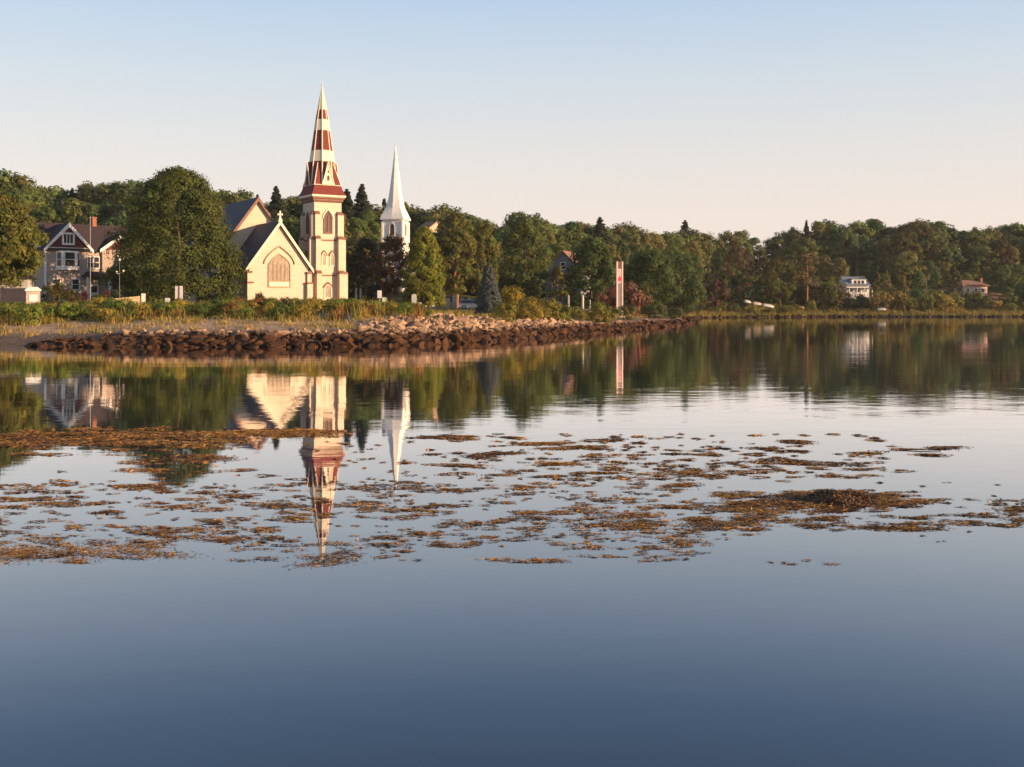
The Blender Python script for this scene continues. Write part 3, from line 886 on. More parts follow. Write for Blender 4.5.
LOUV = mat('louvre_board', (.11,.075,.065), .7, .2, var=.3, scale=6, stretch=(.1,.1,5))
SHIN = mat('beige_shingle', (.36,.285,.24), .8, .2, var=.12, scale=3, stretch=(1,1,5))
MAROON = mat('maroon_shingle', (.12,.03,.03), .8, .2, var=.2, scale=3, stretch=(1,1,4))
DROOF = mat('dark_brown_roof', (.045,.034,.036), .85, .15, var=.25, scale=2, stretch=(1,1,5))
BRICK = mat('orange_brick', (.28,.115,.07), .85, .15, var=.2, scale=5)
STONE = mat('pale_stone', (.60,.55,.48), .8, .2, var=.12, scale=4)
GREY = mat('weathered_wood', (.34,.31,.28), .85, .15, var=.2, scale=5, stretch=(3,3,.5))
METAL = mat('galvanised_metal', (.45,.46,.47), .4, .5, metallic=.6)
ASPH = mat('asphalt', (.06,.06,.062), .85, .2, var=.15, scale=3)
BLACKM = mat('black_rubber', (.02,.02,.02), .7, .2)
PEACH = mat('peach_wall', (.62,.42,.30), .7, .2, var=.06, scale=2)
RROOF = mat('reddish_roof', (.24,.13,.09), .8, .2, var=.2, scale=2, stretch=(1,1,4))
BROOF = mat('blue_grey_roof', (.14,.16,.19), .7, .3, var=.15, scale=2, stretch=(1,1,4))

def lancet(w, h, hs, x0=0.0, z0=0.0, n=6):
    p = [(x0-w/2, z0), (x0+w/2, z0)]
    for i in range(n):
        t = i/n; p.append((x0 + w/2*(1-t**1.7), z0 + hs + (h-hs)*t**.95))
    p.append((x0, z0+h))
    for i in range(n-1, -1, -1):
        t = i/n; p.append((x0 - w/2*(1-t**1.7), z0 + hs + (h-hs)*t**.95))
    return p
def rect(w, h, x0=0, z0=0): return [(x0-w/2,z0),(x0+w/2,z0),(x0+w/2,z0+h),(x0-w/2,z0+h)]

def window(parent, M, outer, inner, frame_m, pane_m, y=0.0, proud=.10, mull=None):
    f = MB(); f.M = M; f.ring_y(outer, inner, y-proud, y+.06)
    fr = f.build('window', frame_m, parent)
    p = MB(); p.M = M; p.prism_y(inner, y-.03, y+.05); p.build('pane', pane_m, fr)
    if mull:
        m = MB(); m.M = M
        for (x0,x1,z0,z1) in mull: m.box(x0,x1,y-proud*.8,y-.028,z0,z1)
        m.build('mullion', frame_m, fr)
    return fr
def rwin(parent, M, x, z, w, h, y=0.0, fm=None, pm=None, t=.12, bar=True):
    mull = [(x-w/2+t, x+w/2-t, z+h/2-.04, z+h/2+.04)] if bar else None
    return window(parent, M, rect(w,h,x,z), rect(w-2*t,h-2*t,x,z+t), fm or WHITE, pm or GLASS, y, .09, mull)

def gable_roof(mb, w, y0, y1, ze, zr, ov=.5, th=.22, mi=0, lift=.02):
    """two slabs over a gable of half-width w, ridge along y"""
    sl = (zr-ze)/w
    for s in (-1,1):
        a = [(0, zr+lift), (s*(w+ov), ze-ov*sl+lift), (s*(w+ov), ze-ov*sl+lift+th), (0, zr+lift+th*1.35)]
        mb.prism_y(a, y0, y1, mi)
I4 = Matrix.Identity(4)
def Mrot(deg, c=(0,0,0)): return Matrix.Translation(Vector(c)) @ Matrix.Rotation(R(deg), 4, 'Z')

# ------------------------------------------------------------------ cream church
CH = thing('church', 'cream church with dark roofs, brown trim and red striped spire', 'church', (PX(279.3,150), 150, 2.9), 33)
hw, ze, zr = 4.25, 5.35, 11.1
m = MB(); m.prism_y([(-hw,-.6),(hw,-.6),(hw,ze),(0,zr),(-hw,ze)], 0, 8.5)
m.build('chancel', CREAM, CH)
m = MB(); gable_roof(m, hw, -.35, 8.5, ze, zr, .55, .2); cr_roof = m.build('chancel_roof', SLATE, CH)
# bargeboards
m = MB(); sl = (zr-ze)/hw
for s in (-1,1):
    m.prism_y([(0,zr+.30),(0,zr-.28),(s*(hw+.6),ze-.6*sl-.28),(s*(hw+.6),ze-.6*sl+.26)], -.48, -.352)
m.build('bargeboard', CREAM2, CH)
m = MB()
for s in (-1,1):
    m.prism_y([(0,zr-.285),(0,zr-.48),(s*hw,ze-.24),(s*hw,ze-.02)], -.14, -.004)
m.build('gable_trim', WTRIM, CH)
# great window
wz = PZ(287.6,150)-2.9
o_ = lancet(3.2, 4.65, 2.9, 0, wz); i_ = lancet(2.94, 4.38, 2.95, 0, wz+.13)
gw = window(CH, I4, o_, i_, WTRIM, STAIN, 0, .12, [(x-.04,x+.04,wz+.9,wz+3.2) for x in (-.85,-.28,.28,.85)]+[(-1.44,1.44,wz+.78,wz+.92)])
m = MB(); m.ring_y(lancet(4.5,5.75,3.3,0,wz)[2:-0 or None], lancet(4.1,5.4,3.2,0,wz)[2:], -.2, -.004)
# hood mould: only the arch (drop the closing face by building as strips)
m = MB(); A = lancet(4.5,5.75,3.2,0,wz)[2:]; B = lancet(4.26,5.55,3.2,0,wz)[2:]
for k in range(len(A)-1):
    m.prism_y([A[k],A[k+1],B[k+1],B[k]], -.18, -.004)
m.build('hood_mould', WTRIM, CH)
m = MB(); m.box(-1.44,1.44,-.06,-.033,wz+.16,wz+.78); m.build('sill_panel', CREAM2, CH)
# corner buttresses of the facade
for s in (-1,1):
    m = MB(); m.box(s*(hw+.02)-.4, s*(hw+.02)+.4, -.55, .5, -.6, 2.8); m.box(s*(hw+.02)-.3, s*(hw+.02)+.3, -.3, .4, 2.8, 4.2)
    b = m.build('buttress', CREAM, CH)
    m = MB(); m.box(s*(hw+.02)-.46, s*(hw+.02)+.46, -.62, .3, 2.8, 3.05); m.box(s*(hw+.02)-.36, s*(hw+.02)+.36, -.4, .3, 4.2, 4.5); m.build('cap_stone', TRIM, b)
# cross on the gable
m = MB(); m.prism_y([(-.32,zr+.12),(.32,zr+.12),(.16,zr+.65),(-.16,zr+.65)], -.45,-.15)
m.box(-.11,.11,-.37,-.23,zr+.6,zr+1.62); m.box(-.38,.38,-.37,-.23,zr+1.02,zr+1.24); m.build('cross', STONE, CH)
# nave behind
nw, nze, nzr = 5.6, 7.4, 15.0
m = MB(); m.prism_y([(-nw,-.6),(nw,-.6),(nw,nze),(0,nzr),(-nw,nze)], 8.5, 30); m.build('nave', CREAM, CH)
m = MB(); gable_roof(m, nw, 8.1, 30.4, nze, nzr, .6, .22); m.build('nave_roof', SLATE, CH)
m = MB(); sl = (nzr-nze)/nw
for s in (-1,1):
    m.prism_y([(0,nzr+.34),(0,nzr-.30),(s*(nw+.62),nze-.62*sl-.30),(s*(nw+.62),nze-.62*sl+.30)], 7.95, 8.097)
m.build('nave_bargeboard', TRIM, CH)
for k in range(4):
    window(CH, Matrix.Translation(Vector((-nw,12+4*k,0))) @ Matrix.Rotation(R(-90),4,'Z'), lancet(1.3,3.2,2.2,0,2.2), lancet(1.0,2.8,2.1,0,2.4), TRIM, STAIN)
# small vestry joining chancel and tower
m = MB(); m.prism_y([(hw+.003,-.6),(6.2,-.6),(6.2,4.3),(hw+.003,6.2)], 2.6, 8); m.build('vestry', CREAM, CH)
m = MB(); m.prism_y([(hw+.003,6.23),(6.3,4.33),(6.3,4.5),(hw+.003,6.42)], 2.3, 8); m.build('vestry_roof', SLATE, CH)

# tower
TC = (8.1, 4.3)
MT = Matrix.Translation(Vector((TC[0],TC[1],0)))
hb = 2.08
m = MB(); m.M = MT; m.box(-hb,hb,-hb,hb,-.8,14.5); tower = m.build('tower', CREAM, CH)
def sq(h, z): return [(-h,-h,z),(h,-h,z),(h,h,z),(-h,h,z)]
for z0_, z1_, h_ in ((4.0,4.2,hb+.10),(9.0,9.2,hb+.10)):
    m = MB(); m.M = MT; m.box(-h_,h_,-h_,h_,z0_,z1_); m.build('string_course', TRIM, CH)
m = MB(); m.M = MT; m.loft([sq(hb+.04,14.46),sq(hb+.2,14.7),sq(hb+.2,14.93),sq(hb+.36,15.0),sq(hb+.36,15.2)]); m.build('cornice', [TRIM], CH)
m = MB(); m.M = MT; m.loft([sq(hb+.44,15.203),sq(hb+.50,15.3),sq(hb+.50,15.5)]); m.build('cornice_moulding', CREAM2, CH)
for q in range(4):
    for s in (-1,1):
        M = MT @ Matrix.Rotation(R(90*q),4,'Z')
        m = MB(); m.M = M; c_ = s*(hb-.36); caps = MB(); caps.M = M
        for z0_, z1_, pr in ((-.8,4.3,1.0),(4.3,9.2,.68),(9.2,12.7,.38)):
            m.box(c_-.36, c_+.36, -hb-pr, -hb+.1, z0_, z1_)
            nxt = {1.0:.68,.68:.38,.38:0}[pr]
            caps._add([(c_-.40,-hb-pr-.05,z1_+.003),(c_+.40,-hb-pr-.05,z1_+.003),(c_+.40,-hb+.05,z1_+.003),(c_-.40,-hb+.05,z1_+.003),
                       (c_-.40,-hb-pr-.05,z1_+.12),(c_+.40,-hb-pr-.05,z1_+.12),(c_+.40,-hb-nxt-.02,z1_+.5),(c_-.40,-hb-nxt-.02,z1_+.5)],
                      [(0,3,2,1),(4,5,6,7),(0,1,5,4),(1,2,6,5),(2,3,7,6),(3,0,4,7)], 0)
        b = m.build('buttress', CREAM, CH); caps.build('cap_stone', TRIM, b)
for q in range(4):
    M = MT @ Matrix.Rotation(R(90*q),4,'Z')
    window(CH, M, lancet(1.35,3.35,2.1,0,10.0), lancet(1.0,2.95,2.05,0,10.2), TRIM, LOUV, -hb, .12, [(-.05,.05,10.2,12.6)])
    if q in (0,3):
        for x_ in (-.62,.62):
            window(CH, M, lancet(.78,2.05,1.3,x_,5.4), lancet(.5,1.75,1.25,x_,5.55), CREAM2, STAIN, -hb, .10)
            m = MB(); m.M = M; A = lancet(1.0,2.3,1.45,x_,5.4)[2:]; B = lancet(.8,2.1,1.45,x_,5.4)[2:]
            for k in range(len(A)-1): m.prism_y([A[k],A[k+1],B[k+1],B[k]], -hb-.16, -hb-.004)
            m.build('hood_mould', TRIM, CH)
        window(CH, M, lancet(1.2,2.1,1.45,0,.8), lancet(.9,1.8,1.4,0,.95), CREAM2, STAIN, -hb, .10)
        m = MB(); m.M = M; A = lancet(1.5,2.45,1.6,0,.75)[2:]; B = lancet(1.26,2.2,1.6,0,.75)[2:]
        for k in range(len(A)-1): m.prism_y([A[k],A[k+1],B[k+1],B[k]], -hb-.16, -hb-.004)
        m.build('hood_mould', TRIM, CH)
        m = MB(); m.M = M; A = lancet(1.75,3.75,2.3,0,9.9)[2:]; B = lancet(1.45,3.5,2.3,0,9.9)[2:]
        for k in range(len(A)-1): m.prism_y([A[k],A[k+1],B[k+1],B[k]], -hb-.16, -hb-.004)
        m.build('hood_mould', CREAM2, CH)

# spire: flared skirt, octagon with bands, broaches, lucarnes, hips
ZT = 31.3
def oct_r(z):                              # half distance across flats
    return np.interp(z, [16.8,20.4,24.9,26.6,ZT], [1.98,1.60,1.02,.80,.03])
def octring(z, grow=0.0):
    r = (oct_r(z)+grow)/math.cos(math.pi/8)
    return [(r*math.cos(math.pi/8+k*math.pi/4), r*math.sin(math.pi/8+k*math.pi/4), z) for k in range(8)]
m = MB(); m.M = MT
m.loft([sq(2.60,15.503),sq(2.40,15.9),sq(2.19,16.4),sq(2.06,16.9)], 0); m.build('spire_skirt', REDS, CH)
m = MB(); m.M = MT; m.loft([sq(2.12,16.903),sq(2.12,17.0)], 0); m.build('spire_moulding', CREAM2, CH)
for z0_, z1_, mm in ((16.85,20.4,REDS),(20.4,22.0,CREAM2),(22.0,24.9,REDS),(24.9,26.5,CREAM2),(26.5,27.9,REDS),(27.9,ZT,CREAM2)):
    g = .03 if mm is CREAM2 else 0
    m = MB(); m.M = MT; m.loft([octring(z0_,g),octring(z1_,g)], 0); m.build('spire_band', mm, CH)
m = MB(); m.M = MT
for k in range(8):
    a0 = octring(16.9)[k]; a1 = octring(ZT-.1)[k]
    m.tube(a0, octring(20.4)[k], .10, .095, 6); m.tube(octring(20.4)[k], octring(26.6)[k], .095, .075, 6); m.tube(octring(26.6)[k], a1, .075, .04, 6)
m.build('hip_moulding', CREAM2, CH)
m = MB(); m.M = MT
hm = MB(); hm.M = MT
for sx in (-1,1):
    for sy in (-1,1):
        zc = 20.2; rr = oct_r(zc)*1.0/math.cos(math.pi/8)*.92
        top = (sx*rr*.707, sy*rr*.707, zc)
        h0 = 2.05; b_ = oct_r(17.0)*math.tan(math.pi/8)
        base = [(sx*h0, sy*h0, 16.95), (sx*h0, sy*b_, 16.95), (sx*b_, sy*h0, 16.95)]
        m._add(base+[top], [(0,1,3),(0,2,3),(1,2,3),(0,1,2)], 0)
        hm.tube(base[0], top, .09, .06, 6)
m.build('broach', REDS, CH); hm.build('broach_hip', CREAM2, CH)
for q in range(4):
    M = MT @ Matrix.Rotation(R(90*q),4,'Z')
    m = MB(); m.M = M
    m.prism_y([(-.72,17.0),(.72,17.0),(0,20.3)], -2.22, -.9)
    lu = m.build('lucarne', [REDS if q in (1,2,3) else CREAM2], CH)
    m = MB(); m.M = M
    for s in (-1,1):
        m.prism_y([(0,20.42),(0,20.1),(s*.78,16.99),(s*.95,16.99)], -2.32, -2.223)
    m.build('bargeboard', CREAM2, lu)
    m = MB(); m.M = M; m.prism_y(lancet(.36,.8,.5,0,17.55), -2.25, -2.2); m.prism_y(lancet(.2,.45,.3,0,18.6), -2.25, -2.2); m.build('louvre', REDS, lu)
m = MB(); m.M = MT; m.tube((0,0,ZT-.15),(0,0,ZT+.75),.05,.03,6); m.ball((0,0,ZT+.25),.14); m.build('finial', STONE, CH)

# ------------------------------------------------------------------ white church
WC = thing('church', 'white church with a slender white flared spire behind the trees', 'church', (PX(395.5,212), 212, 3.2), -13)
ht = 1.98
m = MB(); m.box(-ht,ht,-ht,ht,-.6,15.9); m.build('tower', WHITE, WC)
for s in (-1,1):
    for t_ in (-1,1):
        m = MB(); m.box(s*ht-.18,s*ht+.18,t_*ht-.18,t_*ht+.18,-.6,15.6); m.build('corner_board', WHITE, WC)
m = MB(); m.box(-ht-.12,ht+.12,-ht-.12,ht+.12,9.6,9.9); m.build('string_course', WHITE, WC)
def ring8(rm, rc, z):
    return [((rm if k%2==0 else rc)*math.cos(k*math.pi/4), (rm if k%2==0 else rc)*math.sin(k*math.pi/4), z) for k in range(8)]
zb_ = 15.9
m = MB(); m.loft([ring8(2.4,3.3,zb_),ring8(2.4,3.3,zb_+.25),ring8(2.15,2.85,zb_+1.1),ring8(1.72,2.08,zb_+2.4),ring8(1.38,1.52,zb_+4.2),ring8(1.12,1.15,zb_+6.3),ring8(.62,.62,zb_+10.2),ring8(.04,.04,30.4)])
m.build('spire', WHITE, WC)
m = MB(); m.tube((0,0,30.3),(0,0,31.5),.05,.03,6); m.ball((0,0,30.65),.13); m.build('finial', STONE, WC)
for q in range(4):
    M = Matrix.Rotation(R(90*q),4,'Z')
    window(WC, M, lancet(1.25,2.7,1.8,0,12.7), lancet(.9,2.35,1.75,0,12.9), WHITE, LOUV, -ht, .12)
    if q == 0:
        for x_ in (-.8,.8): window(WC, M, lancet(.95,1.7,1.2,x_,10.1), lancet(.65,1.4,1.15,x_,10.25), WHITE, GLASS, -ht, .1)
        window(WC, M, lancet(1.3,3.2,2.2,0,4.0), lancet(1.0,2.8,2.1,0,4.2), WHITE, GLASS, -ht, .1)
m = MB(); m.prism_y([(-5,-.6),(5,-.6),(5,5.5),(0,10.3),(-5,5.5)], ht+.05, 20); m.build('nave', WHITE, WC)
m = MB(); gable_roof(m, 5, ht+.1, 20.4, 5.5, 10.3, .5, .2); m.build('nave_roof', SLATE, WC)
for k in range(4):
    window(WC, Matrix.Translation(Vector((5,5+4*k,0))) @ Matrix.Rotation(R(90),4,'Z'), rect(1.2,3,0,1.6), rect(.9,2.7,0,1.75), WHITE, GLASS)
m = MB(); m.box(-1,1,-ht-.08,-ht+.05,-.3,2.6); m.build('door', TRIM, WC)

# ------------------------------------------------------------------ shingled house
HB = 3.6
HS = thing('house', 'beige shingled house with maroon gable, bay window and dark roof', 'house', (PX(68,155), 155, HB), 43)
ez, rz_ = PZ(248.5,155)-HB, PZ(223,155)-HB
m = MB(); m.box(-3.15,10,0,9,-1,ez); m.build('wall', SHIN, HS)
# main roof, ridge along x
m = MB()
for (ya, yb) in ((-.45,4.5),(9.45,4.5)):
    k = (rz_-ez)/4.5
    za_ = ez - .45*k
    p = [(-3.65,ya,za_),(10.4,ya,za_),(10.4,yb,rz_),(-3.65,yb,rz_)]
    p2 = [(x,y,z+.24) for x,y,z in p]
    m._add(p+p2, [(0,1,2,3),(4,5,6,7),(0,1,5,4),(1,2,6,5),(2,3,7,6),(3,0,4,7)], 0)
hroof = m.build('roof', DROOF, HS)
for x_ in (-3.15,10):
    m = MB(); m._add([(x_-.02,0,ez),(x_-.02,9,ez),(x_-.02,4.5,rz_),(x_+.02,0,ez),(x_+.02,9,ez),(x_+.02,4.5,rz_)], [(0,1,2),(3,4,5),(0,1,4,3),(1,2,5,4),(2,0,3,5)],0); m.build('gable_end', WHITE, HS)
m = MB(); m.box(5.2,5.8,4.2,4.8,rz_-.6,rz_+1.25); m.box(5.14,5.86,4.14,4.86,rz_+1.25,rz_+1.4); m.build('chimney', BRICK, hroof)
def front_gable(xc, hwid, zap, yf, wall_m):
    m = MB(); m.prism_y([(xc-hwid,ez+.02),(xc+hwid,ez+.02),(xc,zap)], yf, 4.2); m.build('gable', wall_m, HS)
    k = (zap-ez)/hwid
    m = MB()
    for s in (-1,1):
        m.prism_y([(xc,zap+.03),(xc+s*(hwid+.35),ez-.35*k+.03),(xc+s*(hwid+.35),ez-.35*k+.25),(xc,zap+.3)], yf-.3, 4.4)
    m.build('gable_roof', DROOF, HS)
    m = MB()
    for s in (-1,1):
        m.prism_y([(xc,zap+.32),(xc,zap-.32),(xc+s*(hwid+.38),ez-.38*k-.2),(xc+s*(hwid+.38),ez-.38*k+.27)], yf-.42, yf-.302)
    m.build('bargeboard', WHITE, HS)
zap = PZ(225,155)-HB
front_gable(0, 3.1, zap, -.06, MAROON)
front_gable(7.3, 2.7, zap-1.4, -.5, MAROON)
m = MB(); m.box(4.7,9.9,-.5,0,-1,ez); m.build('wing', SHIN, HS)
m = MB(); m.box(-3.1,3.1,-.24,-.06,ez-.25,ez+.12); m.build('frieze', WHITE, HS)
m = MB(); m.box(-3.25,-3.0,-.1,.1,-1,ez-.3); m.build('corner_board', WHITE, HS)
gwz = PZ(245,155)-HB
window(HS, I4, rect(1.75,1.75,0,gwz), rect(1.3,1.25,0,gwz+.25), WHITE, GLASS, -.06, .15, [(-.26,-.18,gwz+.25,gwz+1.5),(.18,.26,gwz+.25,gwz+1.5)])
# bay window
bz0, bz1 = PZ(270,155)-HB, PZ(251,155)-HB
m = MB(); P_ = [(-1.65,0),(-1.05,-.7),(1.05,-.7),(1.65,0)]
m.loft([[(x,y,bz0) for x,y in P_],[(x,y,bz1) for x,y in P_]]); bay = m.build('bay_window', WHITE, HS)
def bay_pane(M, x, w_):
    f = MB(); f.M = M; f.prism_y(rect(w_, 1.9, x, bz0+.55), -.04, .02); f.build('pane', GLASS, bay)
    f = MB(); f.M = M; f.box(x-w_/2, x+w_/2, -.08, -.041, bz0+1.42, bz0+1.52); f.build('sash_bar', WHITE, bay)
bay_pane(Matrix.Translation(Vector((0,-.7,0))), 0, 1.3)
ang = math.degrees(math.atan2(.7,.6))
bay_pane(Matrix.Translation(Vector((-1.35,-.35,0))) @ Matrix.Rotation(R(-ang),4,'Z'), 0, .55)
bay_pane(Matrix.Translation(Vector((1.35,-.35,0))) @ Matrix.Rotation(R(ang),4,'Z'), 0, .55)
for x_ in (3.15,4.05): rwin(HS, I4, x_, PZ(268,155)-HB, .95, 1.75)
rwin(HS, I4, 1.05, PZ(290,155)-HB, 1.15, 1.6)
rwin(HS, I4, -1.6, PZ(290,155)-HB, 1.15, 1.6)
rwin(HS, I4, 7.3, PZ(268,155)-HB, 1.1, 1.75, -.5)
rwin(HS, I4, 6.6, PZ(290,155)-HB, 1.2, 1.8, -.5)
pz = PZ(277,155)-HB
m = MB(); m.loft([[(1.9,-1.9,pz),(5.5,-1.9,pz),(5.5,.1,pz),(1.9,.1,pz)],[(1.9,-1.9,pz+.15),(5.5,-1.9,pz+.15),(5.5,.1,pz+.15),(1.9,.1,pz+.15)],[(2.7,-.6,pz+.85),(4.7,-.6,pz+.85),(4.7,.1,pz+.85),(2.7,.1,pz+.85)]])
m.build('porch_roof', DROOF, HS)
for x_ in (2.1,5.25):
    m = MB(); m.box(x_-.12,x_+.12,-1.8,-1.56,-.8,pz); m.build('porch_post', WHITE, HS)
m = MB(); m.box(3.05,4.35,-.07,.03,-.4,2.2); dr = m.build('door', WHITE, HS)
m = MB(); m.box(3.3,4.1,-.09,-.072,1.0,1.9); m.build('pane', GLASS, dr)
m = MB(); m.box(2.0,5.4,-1.9,-.02,-.9,-.25); m.build('porch_floor', GREY, HS)

# other houses --------------------------------------------------------
LH = thing('house', 'low white shed with grey base behind the leftmost tree', 'house', (PX(12,140),140,3.2), 10)
m = MB(); m.box(-1.9,1.9,0,4,-.5,2.9); m.build('wall', mat('weathered_white',(.40,.37,.34),.7,.2,var=.1), LH)
m = MB(); m.box(-1.95,1.95,-.12,-.003,-.5,1.75); m.build('base_panel', mat('dark_base',(.05,.045,.05),.8,.2,var=.2), LH)
m = MB(); m.prism_y([(-2.2,2.92),(2.2,2.92),(0,4.1)], -.3, 4.2); m.build('roof', DROOF, LH)
rwin(LH, I4, .6, 1.9, .7, .8)

def simple_house(label, px, d, zb, rz, wx, wy, hw_, rise, wall_m, roof_m, name='house'):
    h = thing(name, label, 'house', (PX(px,d), d, zb), rz)
    m = MB(); m.box(-wx/2,wx/2,0,wy,-1.5,hw_); m.build('wall', wall_m, h)
    return h
# grey house in the wood
BLUEG = mat('blue_grey_shingle', (.17,.18,.20), .85, .15, var=.15, scale=3)
GH = simple_house('grey house with reddish gable top half hidden in the wood', 563, 205, tz(PX(563,205),205), -22, 7, 6, 6.5, 0, BLUEG, DROOF)
gz = PZ(252,205)-GH.location.z
m = MB(); m.prism_y([(-3.5,6.52),(3.5,6.52),(0,gz)], 0, 6); m.build('gable', BLUEG, GH)
m = MB(); gable_roof(m, 3.5, -.3, 6.3, 6.5, gz, .4, .2); m.build('roof', RROOF, GH)
rwin(GH, I4, 0, 6.6, 1.1, 1.4); rwin(GH, I4, -1.6, 3.4, 1.1, 1.5); rwin(GH, I4, 1.6, 3.4, 1.1, 1.5)
# pink gable peeping through the olive tree
PK = simple_house('pale pink house front just showing through the churchyard trees', 437, 200, tz(PX(437,200),200), 30, 3.0, 5, 0, 0, PEACH, DROOF)
pkz = PZ(228,200)-PK.location.z
m = MB(); m.box(-1.5,1.5,0.01,5,0,pkz); m.build('upper_wall', PEACH, PK)
m = MB(); gable_roof(m, 1.5, -.2, 5.2, pkz, pkz+1.1, .25, .15); m.build('roof', RROOF, PK)
m = MB(); m.prism_y([(-1.5,pkz+.002),(1.5,pkz+.002),(0,pkz+1.08)], .01, 5); m.build('gable', PEACH, PK)
rwin(PK, I4, 0, pkz-2.2, 1.0, 1.5, .01)
# white far house
d_ = 286; zb = PZ(296,d_)
WH = thing('house', 'white two storey far house with blue grey roof and long dormer', 'house', (PX(858,d_), d_, zb), 8)
m = MB(); m.box(-3.1,3.1,0,6.5,-2.5,2.9); m.build('wall', WHITE, WH)
m = MB()
sl_ = .62
for ya, yb in ((-.5,3.25),(7.0,3.25)):
    za_ = 2.93-.5*sl_; zr2 = 2.93+3.25*sl_
    p = [(-3.4,ya,za_),(3.4,ya,za_),(3.4,yb,zr2),(-3.4,yb,zr2)]; p2 = [(x,y,z+.2) for x,y,z in p]
    m._add(p+p2, [(0,1,2,3),(4,5,6,7),(0,1,5,4),(1,2,6,5),(2,3,7,6),(3,0,4,7)], 0)
wr = m.build('roof', BROOF, WH)
for x_ in (-3.08,3.08):
    m = MB(); m._add([(x_-.015,0,2.9),(x_-.015,6.5,2.9),(x_-.015,3.25,2.93+3.2*sl_),(x_+.015,0,2.9),(x_+.015,6.5,2.9),(x_+.015,3.25,2.93+3.2*sl_)], [(0,1,2),(3,4,5),(0,1,4,3),(1,2,5,4),(2,0,3,5)],0); m.build('gable_end', WHITE, WH)
m = MB(); m.box(-1.6,2.3,.15,3.2,2.6,4.35); dm = m.build('dormer', WHITE, WH)
m = MB(); m.box(-1.85,2.55,-.1,3.4,4.353,4.5); m.build('roof', BROOF, dm)
for x_ in (-.7,.35,1.4):
    f = MB(); f.prism_y(rect(.75,.8,x_,3.25), .11, .17); f.build('window', GLASS, dm)
for x_ in (-2.0,0,1.9): rwin(WH, I4, x_, .9, 1.1, 1.3)
m = MB(); m.box(-3.2,3.4,-1.6,-.02,2.0,2.16); m.build('porch_roof', BROOF, WH)
for x_ in (-3.0,-.9,1.2,3.2):
    m = MB(); m.box(x_-.08,x_+.08,-1.5,-1.34,-2.5,2.0); m.build('porch_post', WHITE, WH)
m = MB(); m.box(-3.2,3.4,-1.6,-.02,-2.5,-.2); m.build('porch_floor', WHITE, WH)
# peach house
d_ = 290; zb = PZ(294,d_)
PH = thing('house', 'low peach house with reddish hipped roof and chimney on far slope', 'house', (PX(975.5,d_), d_, zb), 6)
m = MB(); m.box(-3.3,3.3,0,6,-2,2.1); m.build('wall', PEACH, PH)
m = MB(); m.loft([[(-3.9,-.5,2.1),(3.9,-.5,2.1),(3.9,6.5,2.1),(-3.9,6.5,2.1)],[(-3.9,-.5,2.28),(3.9,-.5,2.28),(3.9,6.5,2.28),(-3.9,6.5,2.28)],[(-2.2,3,3.75),(.9,3,3.75),(.9,3.1,3.75),(-2.2,3.1,3.75)]])
pr = m.build('roof', RROOF, PH)
m = MB(); m.box(2.3,2.9,1.6,2.2,2.2,4.3); m.build('chimney', BRICK, pr)
for x_ in (-2.1,.1,2.0): rwin(PH, I4, x_, .4, 1.0, 1.1)

# ------------------------------------------------------------------ monument on the point
d_ = 147; zb = tz(PX(619.6,d_),d_)
MO = thing('monument', 'tall slim white monument with twin posts and red leaf emblem', 'monument', (PX(619.6,d_), d_, zb), 12)
Ht = PZ(261.5,d_)-zb
MW = mat('monument_white', (.55,.43,.39), .5, .3, var=.06, scale=2)
REDP = mat('red_paint', (.55,.03,.04), .5, .3)
PINK = mat('pink_paint', (.62,.28,.32), .5, .3)
for s in (-1,1):
    m = MB(); m.box(s*.36-.10,s*.36+.10,-.12,.12,-.3,Ht); m.build('post', MW, MO)
m = MB(); m.box(-.258,.258,-.05,.05,.2,Ht-1.0); m.build('panel', mat('monument_grey',(.22,.18,.17),.6,.2,var=.1), MO)
m = MB(); m.box(-.258,.258,-.045,.045,Ht-.95,Ht-.1); m.build('top_panel', mat('monument_copper',(.16,.07,.045),.6,.3,var=.2), MO)
m = MB(); m.box(-.258,.258,-.075,-.053,Ht-2.9,Ht-.98); bp_ = m.build('emblem_board', MW, MO)
lf = [(0,.5),(.1,.3),(.2,.36),(.17,.1),(.29,.22),(.33,.14),(.48,.16),(.42,.03),(.48,-.02),(.25,-.2),(.28,-.28),(.03,-.25),(.03,-.46)]
lf = [(x*.72,z*.95) for x,z in lf] + [(-x*.72,z*.95) for x,z in lf[::-1][:-1]]
m = MB(); m.prism_y([(x,z+Ht-2.35) for x,z in lf], -.1, -.078); m.build('emblem', REDP, bp_)
m = MB()
for x_, z_ in ((-.15,Ht-1.35),(.12,Ht-1.55),(-.02,Ht-1.2),(.0,Ht-1.75)): m.ball((x_,-.085,z_),.09,1,.25,1,n=8,h=5)
m.build('painted_mark', PINK, bp_)
m = MB(); m.box(-.8,.8,-.6,.6,-.4,.22); m.build('plinth', STONE, MO)

# wharf posts
for px, d_, yt, r_, lab in ((568.5,140,295.5,.14,'leftmost grey wharf post among the shrubs'),(582.8,136,296,.15,'tallest pale wharf post among the shrubs'),(590,142,300,.10,'shortest wharf post right of the tallest')):
    x = PX(px,d_); z = tz(x,d_)
    m = MB(); m.tube((0,0,-.4),(0,0,PZ(yt,d_)-z),r_*1.05,r_*.9,9); m.ball((0,0,PZ(yt,d_)-z),r_*.9,1,1,.35)
    o = m.build('wharf_post', MW if '_' and 'tallest pale' in lab else GREY); o.location=(x,d_,z); tag(o, lab, 'post', 'wharf posts')
